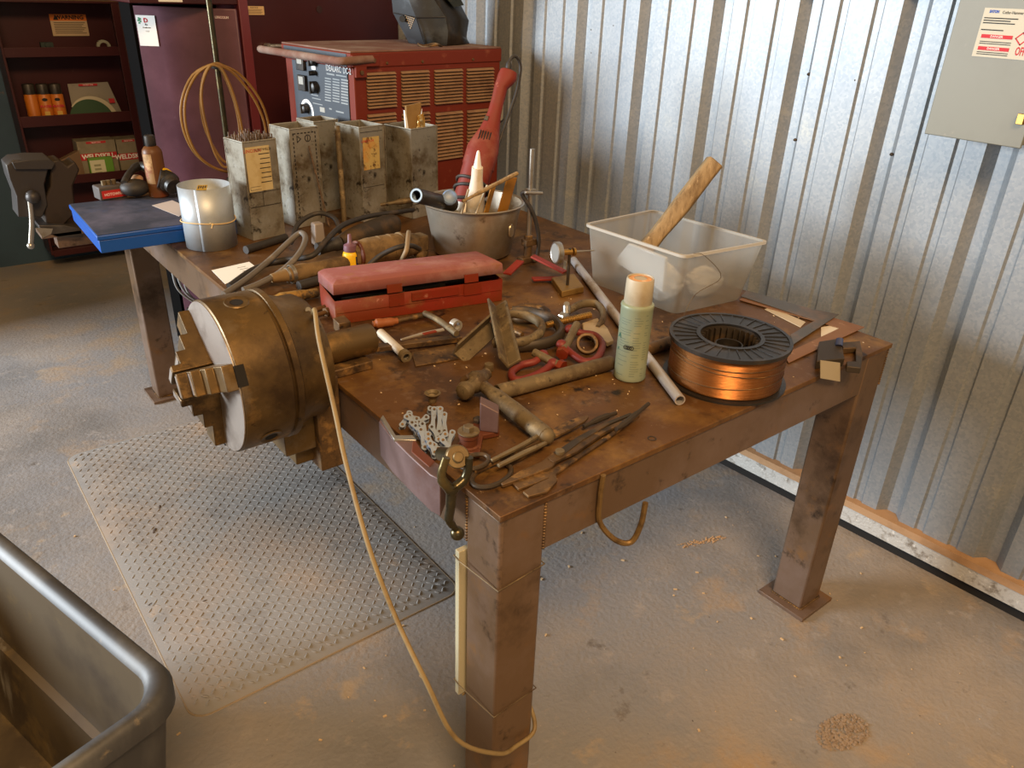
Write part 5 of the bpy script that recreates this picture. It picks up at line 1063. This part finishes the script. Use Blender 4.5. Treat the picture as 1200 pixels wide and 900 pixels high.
# ------------------------------------------------------------------ maroon enclosure behind the table
EY = 2.72
en = thing('metal_enclosure', 'tall maroon steel enclosure with one door, standing behind the welding machine', 'cabinet', (.83, EY+.3, 0))
g = MB(); g.bb((.70, EY, .04), (1.432, EY+.55, 1.95)); g.build('side_panel', maroon, en, True, .004)
g = MB(); g.bb((.246, EY, 1.492), (.70, EY+.38, 1.95)); g.build('header_panel', maroon, en, True, .004)
g = MB(); g.bb((.246, EY+.002, .04), (.258, EY+.16, 1.492)); g.bb((.31, EY+.36, .04), (.70, EY+.37, 1.492)); g.bb((.258, EY+.002, .04), (.70, EY+.16, .08)); g.build('inner_shell', mat('gap_shade_black', '#070606', .9, spec=.05), en, True)  # jamb and inner faces coloured near black to paint in the gap's shade
g = MB(); g.bb((.668, EY-.012, .04), (.708, EY+.05, 1.93)); g.build('door_frame', mat('maroon_frame', '#6a2c33', .35, spec=.6), en, True, .003)
dM = frame((.662, EY-.006, 0), Vector((-.82, .57, 0)))     # hinged at its right edge, standing slightly inwards
DWd = .462; g = MB(); g.bb((0, -.02, .09), (DWd, .0, 1.478), dM @ Matrix.Diagonal((1, -1, 1, 1))); 
dr_ = g.build('door', maroon_door, en, True, .004)
def dface(px, py):
    n = dM.to_3x3() @ Vector((0, 1, 0)); o_ = dM.translation; d = ray(px, py); t = (o_-CP).dot(n)/d.dot(n); return CP+d*t
dn = dM.to_3x3() @ Vector((0, 1, 0)); dn = -dn if dn.dot(CF) > 0 else dn; dx_ = (dM.to_3x3() @ Vector((-1, 0, 0)))
def dlab(c, w_, h_, m, name, lift=.0012, parent=dr_):
    F = frame(c+dn*lift, dx_, dn); g = MB(); g.box((0, 0, 0), (w_, h_, .0008), F); return g.build(name, m, parent, True), F
def dplane(px, py): 
    p_ = dface(px, py); d = ray(px, py); t = ((dM.translation+dn*.0215)-CP).dot(dn)/d.dot(dn); return CP+d*t
tl, tr2, bl2 = dplane(158.5, 17.5), dplane(181, 19), dplane(164.5, 53.5)
lw_, lh_ = (tr2-tl).length, (bl2-tl).length
nb_, F = dlab(tl+dx_*lw_*.5+Vector((0, 0, -lh_*.5)), lw_, lh_, white_paper, 'notice_sheet')
text('D', lh_*.2, F @ Matrix.Translation((0, lh_*.33, .0008)), red_ink, nb_, world=True, bold=.001); text('Ba', lh_*.09, F @ Matrix.Translation((0, lh_*.2, .0008)), ink, nb_, world=True); text('Production', lh_*.06, F @ Matrix.Translation((0, lh_*.10, .0008)), ink, nb_, world=True); text('1 2 3', lh_*.06, F @ Matrix.Translation((0, -.02*lh_, .0008)), ink, nb_, world=True)
g = MB()
for k, (u, v) in enumerate(((-.3, .40), (-.22, .38), (-.34, .33), (-.22, .30), (-.3, .25), (-.27, .35))): g.box((u*lw_*.9-.006, v*lh_, .0007), (.007, .007, .0004), F)
g.build('green_logo', mat('logo_green', '#4f8f6a', .7), nb_, True)
c_ = dplane(260, 20.5); q1_, F = dlab(c_, .044, .012, mat('label_ground', '#8a5a66', .5), 'maker_plate'); text('LINCOLN', .013, F @ Matrix.Translation((0, 0, .0008)), white_ink, q1_, world=True)
def elab(px0, py0, px1, py1, m, name, y=EY, parent=en):
    a, b = at(px0, py0, y=y-.001), at(px1, py1, y=y-.001); g = MB(); g.bb((a.x, y-.0014, b.z), (b.x, y-.0004, a.z)); return g.build(name, m, parent, True), Vector(((a.x+b.x)/2, y-.0016, (a.z+b.z)/2)), b.x-a.x, a.z-b.z
l1, c_, w1, h1 = elab(286, 7, 310, 17.5, mat('tan_label', '#c8a877', .7), 'warning_plate'); text('NOTICE', h1*.28, face_front(c_+Vector((0, 0, h1*.32))), ink, l1, world=True)
g = MB()
for k in range(4): g.bb((c_.x-w1*.42, c_.y, c_.z+h1*(.08-.14*k)), (c_.x+w1*(.40-.06*(k % 2)), c_.y-.0003, c_.z+h1*(.12-.14*k)))
g.build('print_line', ink, l1, True)
l2, c_, w1, h1 = elab(185, -3, 214, 2.5, white_paper, 'header_plate')
q = at(374, 11, y=EY); g = MB(); g.lathe([(0, 0), (.014, 0), (.014, .003), (0, .003)], 20, frame(q, None, (0, -1, 0))); g.build('plug', maroon_dark, en, True)
q = at(314, 54, y=EY-.02); g = MB(); g.cyl(q+Vector((0, .02, 0)), q+Vector((0, -.02, 0)), .012); g.tube([q+Vector((-.0, -.02, 0)), q+Vector((.06, -.02, .0))], .010, 8); g.build('door_latch', steel, en, True)
# ------------------------------------------------------------------ maroon shelf cabinet on the far wall
SY = 4.30
sf = thing('shelf_cabinet', 'dark maroon open shelf cabinet holding boxes and spray cans on the teal far wall', 'cabinet', (.278, SY+.12, .11))
X0, X1, ZB, ZT = -.03, .592, .10, 1.44
g = MB(); g.bb((X0, SY+.20, ZB), (X1, SY+.215, ZT)); g.build('back_panel', maroon, sf, True)
for x in (X0, X1-.012): g = MB(); g.bb((x, SY, ZB), (x+.012, SY+.2, ZT)); g.build('side_panel', maroon, sf, True, .002)
g = MB(); g.bb((X0, SY, ZT), (X1, SY+.215, ZT+.012)); g.build('top_panel', maroon, sf, True, .002)
g = MB(); g.bb((X1-.05, SY, ZB), (X1-.012, SY+.01, ZT)); g.build('face_stile', maroon, sf, True, .002)
shz = []
for (yp0, yp1) in ((55, 66), (133, 145.5), (204, 214), (289, 296)):
    z0_, z1_ = at(100, yp1, y=SY).z, at(100, yp0, y=SY).z; shz.append(z1_)
    g = MB(); g.bb((X0+.012, SY+.002, z0_), (X1-.012, SY+.010, z1_)); g.bb((X0+.012, SY+.01, z0_), (X1-.012, SY+.2, z0_+.006)); g.build('shelf', maroon, sf, True, .001)
wl, c_, w1, h1 = elab(57, 16.5, 105, 42, mat('cream_label', '#b8a180', .7), 'warning_label', SY+.199, sf)
g = MB(); g.bb((c_.x-w1/2, c_.y-.0006, c_.z+h1*.20), (c_.x+w1/2, c_.y, c_.z+h1*.5)); oh = g.build('orange_header', orange_label, wl, True)
text('\u26a0WARNING' if 0 else 'WARNING', h1*.27, face_front(c_+Vector((.006, -.0010, h1*.35))), ink, oh, world=True, bold=.001)
F = face_front(c_+Vector((-w1*.34, -.0010, h1*.35))); g = MB(); g.prism([(-.014, -.012), (.014, -.012), (0, .014)], 0, .0006, F); g.build('warning_triangle', ink, oh, True)
g = MB()
for k in range(7): g.bb((c_.x-w1*.42, c_.y-.0006, c_.z+h1*(.10-.08*k)), (c_.x+w1*(.44-.05*(k % 3)), c_.y, c_.z+h1*(.125-.08*k)))
g.build('print_line', ink, wl, True)
zs = [z-.045 for z in shz]
def onshelf(k, px, dy=.07): 
    p_ = at(px, 100, y=SY+dy); z0_ = [at(100, v, y=SY).z for v in (66, 145.5, 214, 296)][k]+.0065; return Vector((p_.x, SY+dy, z0_))
def can_h(base, pyt):
    lo = base.copy(); 
    for i in range(200):
        if (lambda q: 450+FPX*q.dot(CD)/q.dot(CF))(lo-CP) <= pyt: break
        lo.z += .002
    return lo.z-base.z
for k, (px, lab) in enumerate(((32.5, 'orange spray can with a black cap on the shelf, leftmost of three'), (48.5, 'orange spray can with a black cap on the shelf, middle of three'), (63.5, 'orange spray can with a black cap on the shelf, rightmost of three'))):
    b_ = onshelf(1, px); h_ = can_h(b_, 98.5); r_ = .033; t = thing('spray_can', lab, 'can', b_, group='orange spray cans on the shelf')
    g = MB(); g.lathe([(r_, 0), (r_, h_*.72), (r_*.85, h_*.76)], 24); bd = g.build('body', orange_can, t); g = MB(); g.lathe([(r_*.93, h_*.75), (r_*.93, h_*.98), (r_*.86, h_)], 24); g.build('cap', black, t)
    if k:
        aa = math.atan2(CP.y-b_.y, CP.x-b_.x); F = frame(((r_+.0008)*math.cos(aa), (r_+.0008)*math.sin(aa), h_*.62), (-math.sin(aa), math.cos(aa), 0), (math.cos(aa), math.sin(aa), 0))
        g = MB(); g.lathe([(0, 0), (.014, 0), (.014, .0005), (0, .0005)], 16, F @ Matrix.Diagonal((1, .6, 1, 1))); g.build('oval_badge', ink, bd); F2 = F.copy(); F2.translation.z = h_*.45; text('BLAZER', .016, F2, red_ink, bd, bold=.0008); 
        g = MB(); F2.translation.z = h_*.25; g.box((0, 0, 0), (.026, .03, .0008), F2); g.build('print_patch', mat('gold_print', '#c8a24a', .6), bd)
card = mat('grey_card_sleeve', '#8b8478', .75, 0, [('#6f685d', 9, .5, .7)])
b_ = onshelf(1, 108, .11); t = thing('disc_sleeve', 'grey printed card sleeve leaning at the back of the shelf behind the green disc', 'sleeve', b_)
def shq(px, py, y): return at(px, py, y=y)
q = [shq(86, 132, SY+.12), shq(143, 132, SY+.12), shq(126, 96, SY+.17), shq(79, 98.5, SY+.17)]; g = MB(); nn = Vector((0, .004, 0)); g.hexa(q, [v+nn for v in q]); sl_ = g.build('sleeve', card, t, True)
F = frame(shq(103, 99.5, SY+.160), (1, 0, 0), (0, -1, .5)); g = MB(); g.box((0, 0, 0), (.10, .012, .0008), F); rbm = g.build('red_band', red_ink, sl_, True); text('NORTON', .012, F @ Matrix.Translation((0, 0, .0008)), white_ink, rbm, world=True)
F = frame(shq(131, 118, SY+.128), (1, 0, 0), (0, -1, .5)); g = MB(); g.box((0, 0, 0), (.03, .026, .0008), F); g.build('red_badge', red_ink, sl_, True)
dc_ = shq(107, 131, SY+.075); t = thing('sanding_disc', 'green sanding disc standing on the shelf in front of the card sleeve', 'disc', onshelf(1, 106, .07)); F = frame(Vector((dc_.x, SY+.075, onshelf(1, 106).z+.002)), (1, 0, 0), (0, -1, .38)); rr_ = .116
g = MB(); g.prism([(rr_*math.cos(R(a)), rr_*math.sin(R(a))*1.0) for a in range(0, 181, 6)], 0, .003, F); g.build('abrasive_face', mat('disc_green', '#2f4a33', .8), t, True)
g = MB(); F3 = F @ Matrix.Translation((.012, .006, -.006)); g.prism([((rr_+.012)*math.cos(R(a)), (rr_+.012)*math.sin(R(a))) for a in range(0, 150, 6)]+[(rr_*.9*math.cos(R(a)), rr_*.9*math.sin(R(a))) for a in range(144, -1, -6)], 0, .004, F3); g.build('backing_rim', mat('disc_rim', '#b5ad96', .7), t, True)
b_ = onshelf(1, 85, .05); g = MB(); g.bb((b_.x-.05, b_.y-.03, b_.z), (b_.x+.05, b_.y+.03, b_.z+.012)); g.bb((b_.x-.045, b_.y-.028, b_.z+.0125), (b_.x+.04, b_.y+.028, b_.z+.024)); solo(g, 'flat_packet', mat('brown_packet', '#6b4a35', .7), 'small brown flat packets lying beside the orange cans', 'packet')
# small things on the top shelf
b_ = onshelf(0, 130, .07); g = MB(); zr = shz[0]+.006; g.ring(.036, .022, -.012, .012, 28, frame((b_.x, b_.y, b_.z+.036), (1, 0, 0), (0, -1, 0))); solo(g, 'grey_roll', mat('roll_grey', '#9a9a8a', .6), 'round grey roll standing on the top shelf of the cabinet', 'roll')
b_ = onshelf(0, 65, .07); g = MB(); g.bb((b_.x-.03, b_.y-.02, b_.z), (b_.x+.03, b_.y+.02, b_.z+.062)); g.cyl((b_.x, b_.y-.02, b_.z+.05), (b_.x, b_.y-.035, b_.z+.05), .012); solo(g, 'small_fitting', mat('dark_green_fitting', '#1f2d28', .5), 'small dark green fitting on the top shelf under the warning label', 'fitting')
# boxes on the bottom shelf
carton = mat('printed_grey_carton', '#857c68', .8, 0, [('#6d6453', 5, .48, .68), ('#9a917c', 14, .58, .74)])
def carton_box(px0, px1, pyt, lab, word, dy=.065, side='L'):
    b_ = onshelf(2, (px0+px1)/2, dy); h_ = can_h(b_, pyt); x0_, x1_ = at(px0, 190, y=SY+dy).x, at(px1, 190, y=SY+dy).x
    t = thing('carton', lab, 'box', (b_.x, b_.y, b_.z), group='grey cartons on the bottom shelf'); w_ = x1_-x0_; g = MB(); g.bb((-w_/2+.002, 0, 0), (w_/2-.002, .12, h_)); bd = g.build('box', carton, t, bevel=.003)
    hy = can_h(b_, 180)-.0; hz0, hz1 = can_h(b_, 187), can_h(b_, 179.5); g = MB(); g.bb((-w_*.48, -.0012, hz0), (w_*.48, .0, hz1)); rd_ = g.build('red_band', red_ink, bd)
    text(word, (hz1-hz0)*.95, face_front((-.0+(w_*.2 if side == 'L' else 0), -.0016, (hz0+hz1)/2)), white_ink, rd_, bold=.0012, sx=.95)
    g = MB(); g.bb((-w_*.25, -.0012, h_-.016), (w_*.25, 0, h_-.004)); tb2 = g.build('red_tab', red_ink, bd); text('NORTON', .011, face_front((0, -.0016, h_-.010)), white_ink, tb2); return t
carton_box(75, 122, 165, 'grey carton with a red WELDSKILL band, left of two on the bottom shelf', 'WELDSKILL', side='C')
carton_box(123, 153, 163, 'grey carton with a red WELDSKILL band, right of two behind the drill', 'WELDSKILL', .065, 'C')
b_ = onshelf(2, 100, .022); h_ = can_h(b_, 185); t = thing('green_box', 'small green and white carton standing in front of the grey cartons', 'box', (b_.x, b_.y, b_.z)); g = MB(); g.bb((-.065, 0, 0), (.065, .035, h_)); bd = g.build('box', mat('carton_green', '#5f8f2e', .6), t, bevel=.002); g = MB(); g.bb((-.060, -.0012, .004), (.020, 0, h_-.012)); wl2 = g.build('white_panel', mat('carton_cream', '#c9c6a8', .7), bd); g = MB()
for k in range(3): g.bb((-.040, -.0018, h_*.25+k*.022), (-.004, -.0010, h_*.25+k*.022+.012))
g.build('print_block', mat('print_grey', '#8f9070', .7), wl2)
b_ = onshelf(2, 55, .08); g = MB(); g.hexa([(b_.x-.09, b_.y-.03, b_.z), (b_.x+.09, b_.y-.03, b_.z), (b_.x+.09, b_.y+.05, b_.z), (b_.x-.09, b_.y+.05, b_.z)], [(b_.x-.085, b_.y-.02, b_.z+.09), (b_.x+.085, b_.y-.02, b_.z+.165), (b_.x+.085, b_.y+.03, b_.z+.165), (b_.x-.085, b_.y+.03, b_.z+.09)]); solo(g, 'paper_bag', mat('brown_bag', '#6e5640', .8, 0, [('#8a6f55', 14, .55, .72)]), 'slumped brown bag on the bottom shelf behind the bench vise', 'bag')
# ------------------------------------------------------------------ electrical box on the corrugated wall
PX = 1.50; wy0, wy1 = -.045, .176
ep_ = thing('electrical_box', 'grey enamel electrical disconnect box on the corrugated wall, upper right', 'electrical box', (1.58, .07, 1.296))
g = MB(); g.bb((PX+.004, wy0, 1.30), (1.612, wy1, 2.0)); g.build('enclosure', grey_box, ep_, True, .003)
g = MB(); g.bb((PX-.002, wy0-.006, 1.296), (PX+.004, wy1+.006, 2.0)); cv_ = g.build('cover', grey_box, ep_, True, .002)
g = MB(); q = at(1196, 138, x=PX); g.bb((PX-.012, q.y-.012, q.z-.014), (PX-.002, q.y+.004, q.z+.010)); g.build('hasp', brass, ep_, True, .001)
A, B = at(1154.5, 9, x=PX-.003), at(1143.5, 66, x=PX-.003); lz1, lz0 = A.z, B.z; ly1, ly0 = max(A.y, B.y)-.004, wy0+.006
ly1 = A.y
g = MB(); g.bb((PX-.0032, ly0-.03+.03, lz0), (PX-.002, ly1, lz1)); st_ = g.build('sticker', mat('sticker_cream', '#b5af9c', .6), ep_, True)
LWd = ly1-ly0; LH = lz1-lz0
def sF(u, v): return frame((PX-.0036, ly1-u*LWd, lz0+v*LH), (0, -1, 0), (-1, 0, 0))
def uat(px, py): return (ly1-at(px, py, x=PX-.0036).y)/LWd
text('EATON', LH*.075, sF(uat(1160, 13), .93), mat('logo_blue', '#2a4a9a', .6), st_, world=True, bold=.0005, align='LEFT', sx=.8); text('Cutler-Hammer', LH*.085, sF(uat(1175, 14), .92), ink, st_, world=True, sx=.8, align='LEFT')
UM = uat(1187, 50)
g = MB()
for v, u1 in ((.80, .9), (.75, .72), (.70, .85), (.56, .6)): g.box((u1*UM*LWd/2, 0, 0), (u1*UM*LWd, .0022, .0004), sF(.03, v))
for v in (.32, .28, .10, .06): g.box((.42*UM*LWd, 0, 0), (.84*UM*LWd, .0016, .0004), sF(.06, v))
g.build('print_line', ink, st_, True)
for v in (.43, .18):
    g = MB(); g.box((.42*UM*LWd, 0, 0), (.84*UM*LWd, .008, .0004), sF(.06, v)); rb_ = g.build('red_bar', red_ink, st_, True); text('DANGER', .007, sF(.06+.42*UM, v) @ Matrix.Translation((0, 0, .0006)), white_ink, rb_, world=True)
text('OFF', LH*.24, sF(uat(1189, 62), .16), red_ink, st_, world=True, bold=.0005, sx=.50, align='LEFT')
F = sF(uat(1197, 46), .42); g = MB()
for q in range(4): g.box((.009, 0, 0), (.0025, .020, .0004), F @ Matrix.Rotation(R(45+90*q), 4, 'Z'))
g.build('red_diamond', red_ink, st_, True)
# ------------------------------------------------------------------ floor litter
rnd = random.Random(11); g = MB()
for k in range(260):
    x, y = rnd.uniform(-.9, 1.45), rnd.uniform(-.6, 1.6)
    if mx0-.02 < x < mx1+.02 and my0-.02 < y < my1: continue
    s_ = rnd.uniform(.0015, .005); a = rnd.uniform(0, 6.3); M = rz(math.degrees(a), (x, y, .0005)); g.box((0, 0, s_*.3), (s_*rnd.uniform(1, 2.4), s_, s_*.6), M)
solo(g, 'floor_chips', mat('pale_chips', '#c4a882', .8), 'scattered pale chips and grit on the concrete floor', 'debris', kind='stuff')
g = MB()
for k in range(140):
    x, y = rnd.uniform(.02, 1.2), rnd.uniform(.01, .75); s_ = rnd.uniform(.0008, .0026); M = rz(rnd.uniform(0, 360), (x, y, H+.0002)); g.box((0, 0, s_*.3), (s_*2, s_, s_*.6), M)
solo(g, 'table_chips', mat('pale_chips2', '#cdb693', .8), 'fine pale grit scattered over the table top', 'debris', kind='stuff')
g = MB(); c_ = at(987, 858, z=0)
for k in range(420):
    a = rnd.uniform(0, 6.28); r_ = math.sqrt(rnd.random()); x, y = c_.x+.075*r_*math.cos(a)*1.0+.02*r_*math.sin(a), c_.y+.04*r_*math.sin(a)-.02*r_*math.cos(a); s_ = rnd.uniform(.002, .006); g.ball((x, y, s_*.3), s_, (1, 1, .6), 5, 4)
solo(g, 'rust_pile', mat('rust_grit', '#8f7d6b', .9, 0, [('#75624f', 60, .5, .7)]), 'low patch of brown rust grit on the floor at lower right', 'debris', kind='stuff')
g = MB(); A, B = at(800, 640, z=0), at(845, 630, z=0)
for k in range(160):
    t = rnd.random(); p_ = A.lerp(B, t); s_ = rnd.uniform(.001, .0035); g.ball((p_.x+rnd.gauss(0, .006), p_.y+rnd.gauss(0, .006), s_*.4), s_, (1, 1, .6), 5, 4)
solo(g, 'grit_line', mat('tan_grit', '#b08a62', .9), 'thin line of tan grit on the floor under the table', 'debris', kind='stuff')
